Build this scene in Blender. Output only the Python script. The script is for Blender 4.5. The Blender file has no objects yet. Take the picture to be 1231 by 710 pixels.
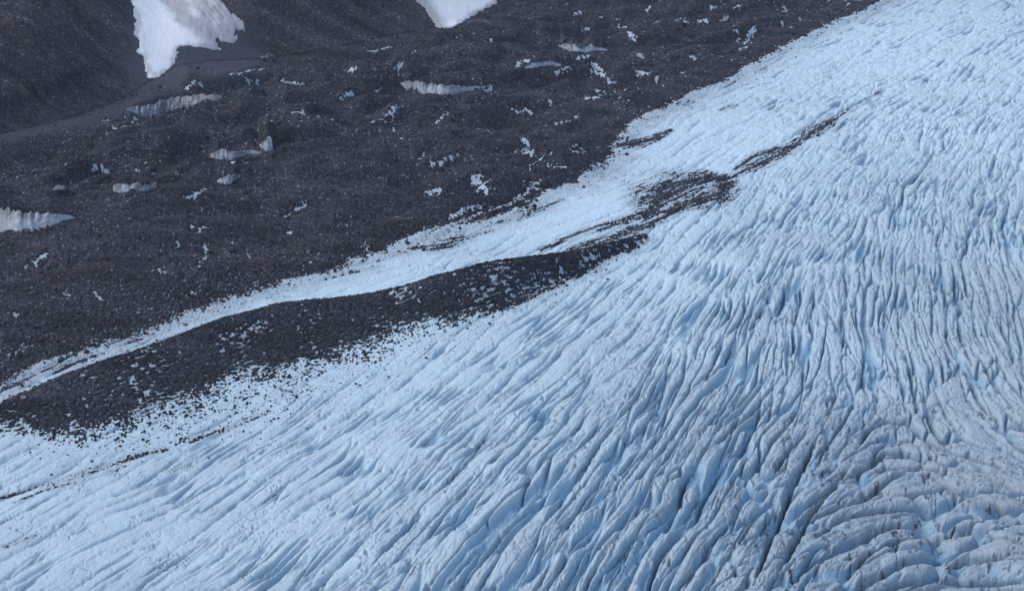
import bpy, math, random
import numpy as np

rng = np.random.default_rng(11)
random.seed(5)
sc = bpy.context.scene
COL = sc.collection
f32 = np.float32

# ------------------------------------------------------------------ camera
CAM_Z, PITCH, FPX, PW, PH = 250.0, math.radians(26.0), 1788.0, 1231.0, 710.0
cam_d = bpy.data.cameras.new("camera")
cam = bpy.data.objects.new("camera", cam_d)
COL.objects.link(cam)
cam.location = (0, 0, CAM_Z)
cam.rotation_euler = (math.radians(90) - PITCH, 0, 0)
cam_d.sensor_fit = 'HORIZONTAL'
cam_d.sensor_width = 36.0
cam_d.lens = 36.0 * FPX / PW
cam_d.clip_start, cam_d.clip_end = 1.0, 20000.0
sc.camera = cam


def ray(u, v):
    """azimuth and the tangent of the depression of the ray through a photo pixel"""
    u = np.asarray(u, float); v = np.asarray(v, float)
    rx = u - PW / 2; ry = v - PH / 2
    dy = FPX * math.cos(PITCH) - ry * math.sin(PITCH)
    dz = -FPX * math.sin(PITCH) - ry * math.cos(PITCH)
    hor = np.hypot(rx, dy)
    return np.arctan2(rx, dy), -dz / hor


def at_z(pts, z=0.0):
    """pixels -> points on the level z"""
    p = np.array(pts, float)
    th, td = ray(p[:, 0], p[:, 1])
    r = (CAM_Z - np.asarray(z, float)) / td
    return np.stack([r * np.sin(th), r * np.cos(th)], 1)


# ------------------------------------------------------------------ helpers
def smooth(a, b, x):
    t = np.clip((x - a) / (b - a), 0, 1)
    return t * t * (3 - 2 * t)


def _hash(ix, iy, seed):
    h = (ix.astype(np.uint32) * np.uint32(374761393) + iy.astype(np.uint32) * np.uint32(668265263)
         + np.uint32((seed * 974634777) & 0xffffffff))
    h = (h ^ (h >> np.uint32(13))) * np.uint32(1274126177)
    return h ^ (h >> np.uint32(16))


def gnoise(x, y, seed):
    x = np.asarray(x, f32); y = np.asarray(y, f32)
    fx = np.floor(x); fy = np.floor(y)
    ix = fx.astype(np.int32); iy = fy.astype(np.int32)
    x = x - fx; y = y - fy
    u = x * x * x * (x * (x * 6 - 15) + 10); v = y * y * y * (y * (y * 6 - 15) + 10)

    def g(a, b):
        ang = _hash(ix + a, iy + b, seed).astype(f32) * f32(2 * math.pi / 4294967296.0)
        return np.cos(ang) * (x - a) + np.sin(ang) * (y - b)
    n0 = g(0, 0); n0 = n0 + (g(1, 0) - n0) * u
    n1 = g(0, 1); n1 = n1 + (g(1, 1) - n1) * u
    return (n0 + (n1 - n0) * v) * f32(1.5)


def fbm(x, y, seed, octv=4, gain=0.5):
    s = 0; a = 1.0; t = 0
    for k in range(octv):
        s = s + a * gnoise(x * 2 ** k + 17.3 * k, y * 2 ** k - 9.1 * k, seed + k)
        t += a; a *= gain
    return s / t * 1.3


def poly_dist(x, y, P, vals=None):
    """unsigned distance to an open polyline, side (+ = left), interpolated vals"""
    best = np.full(x.shape, 1e9, f32); side = np.zeros(x.shape, f32)
    out = None if vals is None else np.zeros(x.shape, f32)
    for k in range(len(P) - 1):
        ax, ay = P[k]; bx, by = P[k + 1]
        dx, dy = bx - ax, by - ay
        L2 = dx * dx + dy * dy
        t = np.clip(((x - ax) * dx + (y - ay) * dy) / L2, 0, 1)
        d = np.hypot(x - ax - t * dx, y - ay - t * dy)
        m = d < best
        best = np.where(m, d, best)
        side = np.where(m, np.sign(dx * (y - ay) - dy * (x - ax)), side)
        if vals is not None:
            out = np.where(m, vals[k] + t * (vals[k + 1] - vals[k]), out)
    return best, side, out


def poly_sd(x, y, P):
    """signed distance to a closed polygon, + inside"""
    P = np.asarray(P, float)
    inside = np.zeros(x.shape, bool); best = np.full(x.shape, 1e9, f32)
    n = len(P)
    for k in range(n):
        ax, ay = P[k]; bx, by = P[(k + 1) % n]
        dx, dy = bx - ax, by - ay
        L2 = dx * dx + dy * dy + 1e-9
        t = np.clip(((x - ax) * dx + (y - ay) * dy) / L2, 0, 1)
        best = np.minimum(best, np.hypot(x - ax - t * dx, y - ay - t * dy))
        if abs(dy) > 1e-9:
            c = ((ay > y) != (by > y)) & (x < dx * (y - ay) / dy + ax)
            inside ^= c
    return np.where(inside, best, -best)


# ------------------------------------------------------------------ the terrain grid (fine near, coarse far)
T0, T1, NT = -0.53, 0.53, 1640
L0_, L1_ = math.log(238.0), math.log(1560.0)
NR = 1480
dth = (T1 - T0) / (NT - 1); dl = (L1_ - L0_) / (NR - 1)
th = np.linspace(T0, T1, NT); lr = np.linspace(L0_, L1_, NR)
R = np.exp(lr)
X = (R[:, None] * np.sin(th)[None, :]).astype(f32)
Y = (R[:, None] * np.cos(th)[None, :]).astype(f32)


def coarse(fn, k=4):
    """evaluate a smooth function on every k-th vertex and interpolate"""
    ii = np.arange(0, NR + k, k).clip(max=NR - 1 + k); jj = np.arange(0, NT + k, k)
    r = np.exp(L0_ + ii * dl); t = T0 + jj * dth
    xs = (r[:, None] * np.sin(t)[None]).astype(f32); ys = (r[:, None] * np.cos(t)[None]).astype(f32)
    res = fn(xs, ys)
    many = isinstance(res, tuple)
    outs = []
    a = np.arange(NR) / k; ia = a.astype(int); fa = (a - ia).astype(f32)[:, None]
    b = np.arange(NT) / k; ib = b.astype(int); fb = (b - ib).astype(f32)[None]
    for g in (res if many else (res,)):
        g = g.astype(f32)
        rows = g[ia] * (1 - fa) + g[ia + 1] * fa
        outs.append(rows[:, ib] * (1 - fb) + rows[:, ib + 1] * fb)
    return tuple(outs) if many else outs[0]


# ------------------------------------------------------------------ outlines of the ground, photo pixel -> place
M_EDGE = [(-170, 522), (0, 467), (50, 440), (110, 424), (153, 410), (207, 390), (253, 372), (287, 360), (333, 349), (367, 337), (410, 326),
          (440, 314), (470, 304), (503, 289), (560, 274), (597, 266), (643, 250), (664, 232), (700, 222), (730, 204), (743, 187), (747, 173),
          (763, 153), (783, 140), (820, 127), (840, 112), (880, 100), (903, 83), (937, 65), (970, 48), (1007, 30), (1047, 15), (1070, 0), (1180, -45)]
edge_w = at_z(M_EDGE)
lat_poly = np.vstack([edge_w, at_z([(1300, -150), (-700, -150), (-700, 522)])])

CREST = [(-190, 340, 9), (0, 292, 9), (45, 281, 9), (90, 262, 8.5), (150, 241, 8), (250, 222, 7), (330, 202, 6), (410, 183, 5), (500, 160, 4), (600, 150, 2.5), (760, 118, 1.6),
         (1000, 20, 1.4), (1150, -45, 1)]
crest_h = np.array([c[2] for c in CREST], float)
crest_w = at_z([c[:2] for c in CREST], crest_h)

MED_TOP = [(-60, 500, .5), (0, 491, .8), (15, 480, 1), (43, 467, 1.6), (83, 450, 2.2), (127, 434, 2.8), (160, 424, 3), (200, 410, 3.2), (233, 397, 3.3), (267, 384, 3.4), (300, 375, 3.4),
           (340, 365, 3.2), (367, 362, 2.7), (410, 359, 1.9), (453, 353, 1.5), (487, 344, 2.6), (523, 332, 4.2), (557, 324, 4.8), (587, 315, 5), (613, 312, 4.8),
           (657, 307, 4), (703, 300, 3), (743, 290, 1.6), (780, 283, .4)]
MED_LOW = [(768, 297), (747, 304), (720, 317), (697, 333), (677, 337), (650, 350), (627, 364), (597, 371), (543, 379), (510, 384), (477, 392), (445, 405), (410, 420), (383, 428),
           (333, 440), (283, 452), (230, 470), (185, 486), (150, 498), (100, 508), (67, 515), (33, 515), (0, 511), (-60, 520)]
FRINGE = [(780, 292), (747, 308), (700, 340), (655, 358), (630, 372), (600, 380), (550, 398), (500, 420), (460, 440), (420, 458), (370, 478), (333, 496), (277, 518), (227, 534),
          (150, 548), (67, 541), (0, 525), (-60, 530), (-60, 500), (0, 480), (160, 420), (410, 380), (600, 345)]
med_h = np.array([c[2] * 2.0 for c in MED_TOP], float)
med_crest = at_z([c[:2] for c in MED_TOP], med_h)
med_low = at_z(MED_LOW)
push = med_crest / np.linalg.norm(med_crest, axis=1)[:, None]
med_poly = np.vstack([med_crest + push * (2.0 + med_h[:, None] * 0.5), med_low])
fringe_poly = at_z(FRINGE)

BASE = [(-260, 215), (0, 163), (60, 150), (120, 132), (175, 108), (215, 92), (280, 80), (340, 70), (420, 55), (500, 38), (560, 26), (640, 6), (760, -24), (900, -60), (1250, -120)]
base_w = at_z(BASE, 3.0)
gul_o = at_z([(200, 98)], 3.0)[0]
gul2_o = at_z([(530, 40)], 3.0)[0]
up_dir = np.array([-0.85, 0.53]); up_dir /= np.linalg.norm(up_dir)
gdir1 = np.array([-0.22, 0.975]); gdir1 /= np.linalg.norm(gdir1)
gdir2 = np.array([0.0, 1.0])


def hill(x, y):
    d, s, _ = poly_dist(x, y, base_w)
    dB = np.where(s > 0, d, -d)
    def gul(o, gd):
        return (x - o[0]) * gd[1] - (y - o[1]) * gd[0]
    q1 = gul(gul_o, gdir1); q2 = gul(gul2_o, gdir2)
    n = fbm(x / 90, y / 90, 71, 3)
    a1 = np.sqrt(q1 * q1 + 14 ** 2) - 14
    a2 = np.sqrt(q2 * q2 + 12 ** 2) - 12
    v = np.minimum(0.42 * np.minimum(a1, 70), 0.30 * np.minimum(a2, 60) + 4)
    up = np.maximum(dB, 0)
    h = 0.50 * up + v * smooth(0, 45, up) + n * 6 * smooth(0, 50, up)
    return dB, h, q1


dB, hill_h, q1 = coarse(hill)


def med(x, y):
    dc, sd_, hh = poly_dist(x, y, med_crest, med_h)
    dlw, _, _ = poly_dist(x, y, med_low)
    front = sd_ < 0
    t = dlw / (dlw + dc + 1e-6)
    inside = poly_sd(x, y, med_poly)
    hf = hh * smooth(0.0, 1.05, t) * (inside > -0.5)
    hb = hh * smooth(9, 0, dc)
    return np.where(front, hf, hb), inside


med_ridge, med_sd = coarse(med, 3)
fr_sd = coarse(lambda x, y: poly_sd(x, y, fringe_poly), 3)


ax_ = at_z([(100, 470), (700, 312)]); axv = ax_[1] - ax_[0]; axv = axv / np.linalg.norm(axv)


def lat(x, y):
    sd = poly_sd(x, y, lat_poly)
    dc, s, hh = poly_dist(x, y, crest_w, crest_h)
    front = s < 0
    t = np.clip(sd, 0, None) / (np.clip(sd, 0, None) + dc + 1e-6)
    hf = hh * smooth(-0.02, 1.0, t) * (sd > 0)
    hb = hh * (0.22 + 0.78 * np.exp(-(dc / 16) ** 2))
    h = np.where(front, hf, hb)
    beh = np.where(front, 0, smooth(4, 40, dc)) + smooth(520, 640, np.hypot(x, y)) * smooth(6, 30, sd) * 0.7
    beh = np.clip(beh, 0, 1)
    xa = x * axv[0] + y * axv[1]; xb = -x * axv[1] + y * axv[0]
    hum = fbm(xa / 62, xb / 27, 31, 3) * 12.5 * beh + fbm(x / 60, y / 60, 37, 2) * 4.2 * smooth(5, 45, sd) + fbm(x / 13, y / 13, 41, 3) * (0.25 + 1.5 * beh) * smooth(4, 20, sd)
    return sd, h, hum


lat_sd, lat_h, lat_hum = coarse(lat, 3)
flat_base = smooth(-28, -6, dB)
lat_part = (lat_h + lat_hum * (1 - 0.75 * flat_base))
lat_part = lat_part * (1 - flat_base) + 3.2 * flat_base + 0.0
swell = fbm(X / 150, Y / 150, 5, 2) * 3.0 * smooth(8, -60, lat_sd) * smooth(4, -40, med_sd)
macro = swell + med_ridge + np.where(lat_sd > 0, lat_part, 0) + np.where(lat_sd > 0, hill_h, 0)


# a low cone of washed gravel at the gully mouth
fan_c = at_z([(232, 84)], 3.0)[0]
fd = np.hypot(X - fan_c[0], (Y - fan_c[1]) * 0.8)
macro += 5.0 * smooth(48, 0, fd)
# the small pointed mound of dark gravel with an ice tip
mo_c = at_z([(688, 196)], 1.0)[0]
md = np.hypot(X - mo_c[0], (Y - mo_c[1]) * 0.75)
macro += 8.0 * np.clip(1 - md / 17, 0, 1) ** 1.15


def column(t):
    f = np.clip((t - T0) / dth, 0, NT - 1.001)
    return int(f), f - int(f)


def cast(pts, Z=None):
    """pixels -> points where their rays first meet the ground"""
    Z = macro if Z is None else Z
    out = []
    for (u, v) in pts:
        t, td = ray(u, v)
        j, f = column(float(t))
        h = Z[:, j] * (1 - f) + Z[:, j + 1] * f
        zr = CAM_Z - R * float(td)
        hit = np.nonzero(h >= zr)[0]
        i = int(hit[0]) if len(hit) else NR - 1
        r = R[i]
        if i > 0:
            a = zr[i - 1] - h[i - 1]; b = zr[i] - h[i]
            k = a / (a - b) if abs(a - b) > 1e-9 else 0
            r = R[i - 1] + k * (R[i] - R[i - 1])
        out.append((r * math.sin(t), r * math.cos(t), CAM_Z - r * float(td)))
    return np.array(out)


def ground(x, y, Z):
    r = np.hypot(x, y); t = np.arctan2(x, y)
    fi = np.clip((np.log(r) - L0_) / dl, 0, NR - 1.001); fj = np.clip((t - T0) / dth, 0, NT - 1.001)
    i = fi.astype(int); j = fj.astype(int); a = fi - i; b = fj - j
    return (Z[i, j] * (1 - a) + Z[i + 1, j] * a) * (1 - b) + (Z[i, j + 1] * (1 - a) + Z[i + 1, j + 1] * a) * b


# ------------------------------------------------------------------ exposed ice walls in the debris: the ground steps up behind each
CLIFFS = [
    # label, top line, bottom line, dirt
    ("wide white ice wall under the debris crest at the left edge", [(-75, 252), (-40, 250), (0, 252), (33, 256), (67, 258), (90, 261)],
     [(-75, 270), (-40, 276), (0, 280), (15, 286), (43, 280), (67, 271), (90, 262)], 0.10),
    ("long curved ice wall with fluted face, alone in the middle of the debris", [(481, 100), (495, 98), (510, 100), (537, 104), (560, 104), (584, 104)],
     [(481, 101), (493, 112), (520, 116), (543, 115), (563, 111), (584, 105)], 0.15),
    ("dirty grey fluted ice wall below the gravel cone of the larger snow patch", [(146, 133), (160, 129), (178, 127), (200, 119), (233, 115), (250, 114), (266, 116)],
     [(146, 134), (160, 138), (180, 143), (200, 137), (217, 130), (240, 126), (266, 122)], 0.55),
    ("low grey ice wall with a thin tail, beside the small pointed ice fin", [(252, 187), (266, 180), (277, 182), (285, 183), (300, 181), (314, 183)],
     [(252, 188), (262, 195), (280, 193), (300, 187), (314, 185)], 0.3),
    ("small pointed ice fin standing up beside a low grey ice wall", [(310, 174), (316, 172), (324, 165), (327, 168), (329, 180)],
     [(310, 175), (318, 181), (325, 183), (329, 182)], 0.2),
    ("short broken ice wall to the right of the large pale boulder", [(136, 224), (146, 221), (155, 223), (165, 221), (175, 223), (188, 220)],
     [(136, 231), (146, 233), (160, 230), (175, 231), (188, 227)], 0.3),
    ("small bright ice face below the low grey ice wall", [(260, 219), (267, 213), (276, 211), (290, 210)],
     [(260, 220), (268, 222), (277, 223), (290, 212)], 0.15),
    ("thin arched ice wall, lowest of the cluster below the smaller snow patch", [(628, 83), (640, 77), (652, 74), (662, 74), (674, 78)],
     [(628, 84), (640, 83), (655, 80), (665, 80), (674, 80)], 0.15),
    ("short ice wall topmost of the cluster below the smaller snow patch", [(671, 55), (680, 53), (690, 54), (699, 59)],
     [(671, 57), (680, 60), (690, 64), (699, 62)], 0.2),
    ("peaked ice wall with a flat tail at the right end of the cluster", [(698, 61), (704, 56), (709, 53), (718, 57), (730, 60)],
     [(698, 63), (706, 63), (714, 62), (730, 62)], 0.15),
    ("small leaf shaped ice face alone on the dark debris slope", [(761, 63), (768, 63), (775, 66), (781, 71)],
     [(761, 64), (768, 69), (775, 73), (781, 73)], 0.12),
    ("slanting white ice face, highest of the debris near the glacier edge", [(864, 21), (868, 17), (873, 16), (877, 17)],
     [(864, 25), (868, 27), (873, 26), (877, 22)], 0.1),
]
cliff_geo = []
for lab, top, bot, dirt in CLIFFS:
    us = np.linspace(bot[0][0], bot[-1][0], 15)
    vt = np.interp(us, [p[0] for p in top], [p[1] for p in top])
    vb = np.interp(us, [p[0] for p in bot], [p[1] for p in bot])
    vb = np.maximum(vb, vt + 0.6)
    B = cast(list(zip(us, vb)))
    tt, td = ray(us, vt)
    rb = np.hypot(B[:, 0], B[:, 1])
    pad = np.concatenate([rb[:1]] * 3 + [rb] + [rb[-1:]] * 3)
    rb = np.array([np.median(pad[k:k + 7]) for k in range(len(rb))]); pad = np.concatenate([rb[:1], rb, rb[-1:]])
    rb = (pad[:-2] + pad[1:-1] * 2 + pad[2:]) / 4
    # the top of the face stands a little behind its foot, on the pixel's ray
    tb, tdb = ray(us, vb)
    B = np.stack([rb * np.sin(tb), rb * np.cos(tb), CAM_Z - rb * tdb], 1)
    rT = rb + 0.25 * (rb * tdb / td - rb)
    zT = CAM_Z - rT * td
    cliff_geo.append(dict(label=lab, B=B, rT=rT, tT=tt, zT=zT, h=zT - B[:, 2], dirt=dirt, rb=rb))
for c in cliff_geo:
    tA, tB = c['tT'][0], c['tT'][-1]
    j0 = max(int((tA - T0) / dth) - 1, 0); j1 = min(int((tB - T0) / dth) + 2, NT)
    if j1 <= j0:
        continue
    tj = th[j0:j1]
    rt = np.interp(tj, c['tT'], c['rT']); zt = np.interp(tj, c['tT'], c['zT'])
    i0 = max(int((math.log(c['rb'].min() - 8) - L0_) / dl), 0); i1 = min(int((math.log(c['rT'].max() + 40) - L0_) / dl), NR)
    rr = R[i0:i1, None]
    q = rr - rt[None]
    zback = np.stack([np.interp(r_, R, macro[:, j]) for r_, j in zip(rt, range(j0, j1))])
    lift = np.clip(zt - zback, 0, 1.6 * float(c['h'].max())) + 0.25
    kw = 2 * max((j1 - j0) // 10, 2) + 1
    lift = np.convolve(np.pad(lift, kw // 2, 'edge'), np.ones(kw) / kw, 'valid')[None]
    prof = smooth(0.15, 1.0, q) * smooth(14 + 6 * float(c['h'].max()), 3, q)
    edge = smooth(0, 0.16, (tj - tA) / (tB - tA)) * smooth(0, 0.16, (tB - tj) / (tB - tA))
    macro[i0:i1, j0:j1] += (np.maximum(lift, 0) * prof * edge[None]).astype(f32)

# ------------------------------------------------------------------ ice: flow direction field
FLOW = [(100, 620, 31), (300, 650, 38), (500, 600, 44), (600, 500, 43), (700, 650, 57), (780, 560, 66), (850, 450, 64), (900, 600, 74), (600, 400, 37), (900, 300, 50), (1000, 450, 84),
        (1060, 400, 92), (1000, 250, 62), (1100, 300, 84), (1150, 410, 108), (1200, 490, 130), (1200, 580, 155), (1150, 560, 152), (1085, 545, 178), (1090, 600, 2), (1020, 640, 38), (1100, 680, 14),
        (1200, 670, 168), (1020, 560, 58), (960, 620, 66), (930, 680, 64), (990, 690, 46), (900, 150, 28), (1000, 60, 26), (1150, 100, 42), (1200, 200, 62), (1100, 180, 52), (1220, 350, 112),
        (700, 260, 24), (500, 320, 18), (300, 380, 18), (60, 540, 24), (100, 700, 33), (400, 500, 36), (820, 680, 68), (1060, 490, 95), (1130, 480, 118), (0, 640, 28), (1100, 50, 26), (1200, 40, 30), (1150, 90, 34), (1020, 110, 28), (1080, 130, 36), (960, 100, 25), (1230, 90, 40),
        (1060, 590, 20), (1010, 610, 27), (1130, 585, 161), (1030, 622, 23), (1080, 610, 6), (1190, 622, 166), (1040, 650, 28), (985, 678, 36), (1105, 628, 4), (1160, 632, 166), (1215, 653, 165), (1100, 682, 16), (1040, 702, 24), (1190, 690, 172), (1140, 605, 166), (955, 650, 62), (960, 590, 68), (1000, 560, 66)]
fl = np.array(FLOW, float)
p0 = at_z(fl[:, :2])
p1 = at_z(np.stack([fl[:, 0] + 2 * np.cos(np.radians(fl[:, 2])), fl[:, 1] - 2 * np.sin(np.radians(fl[:, 2]))], 1))
fa = np.arctan2(p1[:, 1] - p0[:, 1], p1[:, 0] - p0[:, 0])


def flow(x, y):
    sx = 0; sy = 0
    for k in range(len(fa)):
        w = 1.0 / ((x - p0[k, 0]) ** 2 + (y - p0[k, 1]) ** 2 + 15.0 ** 2) ** 1.6
        sx = sx + w * math.cos(2 * fa[k]); sy = sy + w * math.sin(2 * fa[k])
    return np.arctan2(sy, sx) / 2


def field(samples, power=1.4, soft=25.0):
    s = np.array(samples, float); q = at_z(s[:, :2])

    def fn(x, y):
        a = 0; b = 0
        for k in range(len(s)):
            w = 1.0 / ((x - q[k, 0]) ** 2 + (y - q[k, 1]) ** 2 + soft ** 2) ** power
            a = a + w * s[k, 2]; b = b + w
        return a / b
    return coarse(fn, 6)


# how large the ice backs are, and how drawn out
SIZE = field([(1000, 60, .85), (1150, 200, .8), (500, 320, 1), (300, 600, 1.3), (100, 650, 1.3), (480, 480, 1.15), (600, 650, 1.35), (720, 560, 1.1), (850, 600, .95), (850, 350, .85), (950, 480, .8), (1040, 420, .75), (1180, 430, .85),
              (1080, 520, 1.1), (1080, 600, 1.9), (1130, 580, 1.8), (1180, 640, 1.9), (1030, 640, 1.6), (1100, 690, 1.9), (1020, 690, 1.5), (940, 650, 1.0)])
ASP = field([(1000, 60, .7), (1150, 150, .7), (850, 200, .7), (1180, 280, .8), (500, 320, .7), (300, 600, 1), (600, 650, 1.1), (850, 600, 1.5), (850, 350, 1.3), (900, 480, 1.8), (1000, 280, 1.2), (1040, 420, 2.0), (1000, 500, 1.8), (1180, 430, 1.1),
             (1080, 520, .9), (1080, 600, 1.1), (1130, 580, 1.1), (1180, 640, 1.3), (1030, 640, 1.1), (1100, 690, 1.2), (1020, 690, 1.1)])
# how strongly broken the ice is, how open its crevasses are, how grey with dust
ROUGH = field([(1000, 60, .45), (1150, 150, .7), (850, 180, .38), (700, 260, .32), (500, 320, .35), (300, 380, .3), (100, 640, .55), (100, 545, .4), (400, 600, .5), (200, 620, .45), (500, 450, .42), (650, 400, .55), (800, 330, .65), (550, 520, .6),
               (1000, 250, .95), (1180, 280, 1.1), (900, 430, 1.1), (700, 560, .85), (600, 680, .8), (850, 600, 1.2), (1040, 420, 1.25), (1180, 430, 1.0), (1080, 580, 1.5), (980, 680, 1.4), (1190, 640, 1.5), (1080, 660, 1.5)])
OPEN = field([(1000, 60, .16), (1100, 80, .22), (1150, 150, .34), (850, 180, .0), (700, 260, 0), (400, 340, 0), (100, 640, .12), (400, 600, .28), (500, 450, .15), (650, 400, .25), (800, 330, .3), (1000, 250, .4), (1180, 280, .5),
              (900, 430, .6), (700, 560, .65), (600, 680, .75), (780, 620, 1.0), (860, 600, 1.0), (1040, 420, .85), (1180, 430, .5), (1080, 560, .7), (980, 680, .85), (1190, 640, .85), (1080, 650, .9)])
GREY = field([(1000, 60, .02), (1150, 150, .08), (850, 180, .05), (700, 260, .05), (400, 340, .1), (100, 640, .2), (100, 700, .35), (400, 600, .22), (600, 520, .22), (500, 450, .15), (650, 400, .2), (800, 330, .12),
              (1000, 250, .2), (1180, 280, .3), (1200, 370, .55), (900, 430, .3), (700, 560, .32), (700, 680, .42), (860, 600, .44), (1040, 420, .3), (1180, 430, .5), (1080, 560, .75), (980, 680, .75), (1190, 640, .85), (1080, 650, .95)])

warp_x = fbm(X / 48, Y / 48, 101, 2) * 2.2 + fbm(X / 11, Y / 11, 105, 2) * 0.45; warp_y = fbm(X / 48, Y / 48, 151, 2) * 2.2 + fbm(X / 11, Y / 11, 155, 2) * 0.45
XW = X + warp_x; YW = Y + warp_y
del warp_x, warp_y


def splat(W, Lr, wmax, seed, dens, tilt):
    """upper envelope of long rounded ice backs, and how close each point is to the crease between two of them"""
    g = np.random.default_rng(seed)
    Rmin, Rmax = 240.0, 1180.0
    area = 0.5 * (Rmax ** 2 - Rmin ** 2) * (T1 - T0)
    n = int(1.9 * area / (W * W * Lr * dens))
    r = np.sqrt(g.uniform(Rmin ** 2, Rmax ** 2, n)); t = g.uniform(T0, T1, n)
    x = r * np.sin(t); y = r * np.cos(t)
    ii = ((np.log(r) - L0_) / dl).astype(int); jj = ((t - T0) / dth).astype(int)
    keep = (lat_sd[ii, jj] < 14) & (g.random(n) < 1.0 / (SIZE[ii, jj] ** 2 * ASP[ii, jj]) / 1.9)
    x, y, r, t, ii, jj = x[keep], y[keep], r[keep], t[keep], ii[keep], jj[keep]
    ang = flow(x, y) + g.normal(0, 0.035, len(x))
    Ws = W * g.uniform(0.65, 1.0, len(x)) * (1 + (wmax - 1) * g.random(len(x)) ** 3)
    Ws = Ws * SIZE[ii, jj]
    Ls = Ws * Lr * ASP[ii, jj] * g.uniform(0.55, 1.35, len(x))
    A = g.uniform(0.85, 1.15, len(x)); tl = g.normal(0, tilt, len(x))
    tl2 = g.normal(0, tilt * 0.6, len(x))
    h1 = np.full(X.shape, -3.0, f32); h2 = np.full(X.shape, -3.0, f32)
    for k in range(len(x)):
        ca, sa = math.cos(ang[k]), math.sin(ang[k])
        L, w = Ls[k] * 1.3, Ws[k] * 1.5
        er, et = math.sin(t[k]), math.cos(t[k])          # radial unit vector
        cr = ca * er + sa * et; ct = ca * et - sa * er
        hr = math.hypot(L * cr, w * ct) + 5; ht = math.hypot(L * ct, w * cr) + 5
        di = int(hr / r[k] / dl) + 1; dj = int(ht / r[k] / dth) + 1
        a0 = max(ii[k] - di, 0); a1 = min(ii[k] + di + 1, NR); b0 = max(jj[k] - dj, 0); b1 = min(jj[k] + dj + 1, NT)
        dx = XW[a0:a1, b0:b1] - f32(x[k]); dy = YW[a0:a1, b0:b1] - f32(y[k])
        e = (dx * f32(ca) + dy * f32(sa)) * f32(1 / Ls[k]); q = (dy * f32(ca) - dx * f32(sa)) * f32(1 / Ws[k])
        h = f32(A[k]) - e * e - q * q + f32(tl[k]) * q + f32(tl2[k]) * e
        o1 = h1[a0:a1, b0:b1]; o2 = h2[a0:a1, b0:b1]
        np.maximum(o2, np.minimum(o1, h), out=o2)
        np.maximum(o1, h, out=o1)
    return np.maximum(h1, -0.1), np.maximum(h1, -0.1) - h2


b0, g0 = splat(5.0, 12.0, 1.5, 2, 0.40, 0.25)
b1, g1 = splat(2.4, 9.0, 1.7, 3, 0.52, 0.25)
b2, g2 = splat(1.25, 5.0, 1.5, 4, 0.85, 0.25)
on_med = smooth(-3, 4, med_sd)
lobe_k = (1 - 0.55 * smooth(-5, 5, fr_sd)) * (1 - 0.9 * on_med) * (1 - 0.8 * smooth(0, 8, lat_sd))
n_amp = 0.85 + 0.5 * fbm(X / 45, Y / 45, 211, 2)
big = np.clip(ROUGH * 1.5 - 0.65, 0.12, 1.4) * (0.66 + 0.44 * smooth(1.25, 1.7, SIZE))
# long seams that follow the flow: traced arcs first, then evenly spaced stream lines
ARCS = [[(960, 628), (977, 622), (1035, 600), (1060, 583), (1087, 572), (1120, 577), (1161, 596), (1200, 608), (1245, 622)],
        [(975, 652), (1006, 629), (1040, 617), (1061, 613), (1103, 607), (1148, 613), (1180, 624), (1245, 634)],
        [(955, 700), (967, 687), (1003, 668), (1040, 648), (1074, 630), (1105, 630), (1140, 637), (1184, 645), (1245, 664)],
        [(1010, 716), (1022, 708), (1061, 694), (1100, 683), (1139, 670), (1170, 671), (1245, 680)],
        [(1040, 724), (1090, 706), (1150, 697), (1245, 700)],
        [(1010, 580), (1040, 556), (1062, 541), (1090, 541), (1120, 549), (1170, 566), (1245, 592)],
        [(1030, 540), (1045, 515), (1065, 503), (1090, 503), (1110, 520), (1150, 540), (1245, 568)],
        [(935, 705), (950, 660), (975, 618), (1000, 590), (1020, 560)], [(905, 712), (922, 660), (945, 600), (965, 560), (985, 520)]]
fl2 = coarse(lambda x, y: (lambda a: (np.cos(2 * a), np.sin(2 * a)))(flow(x, y) + 0.32 * fbm(x / 24, y / 24, 621, 2)), 3)
gs = np.random.default_rng(9)
OC = 1.5
occ = np.full((1000, 900), -1, np.int32)          # which seam has passed here


def cell(x, y):
    return int((y - 150) / OC), int((x + 600) / OC)


def near_other(x, y, rad, me_):
    i, j = cell(x, y); k = max(int(rad / OC), 1)
    if i - k < 0 or j - k < 0 or i + k >= occ.shape[0] or j + k >= occ.shape[1]:
        return True
    w = occ[i - k:i + k + 1, j - k:j + k + 1]
    return bool(((w >= 0) & (w != me_)).any())


def vidx(x, y):
    r_ = math.hypot(x, y)
    return int((math.log(r_) - L0_) / dl), int((math.atan2(x, y) - T0) / dth)


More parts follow.
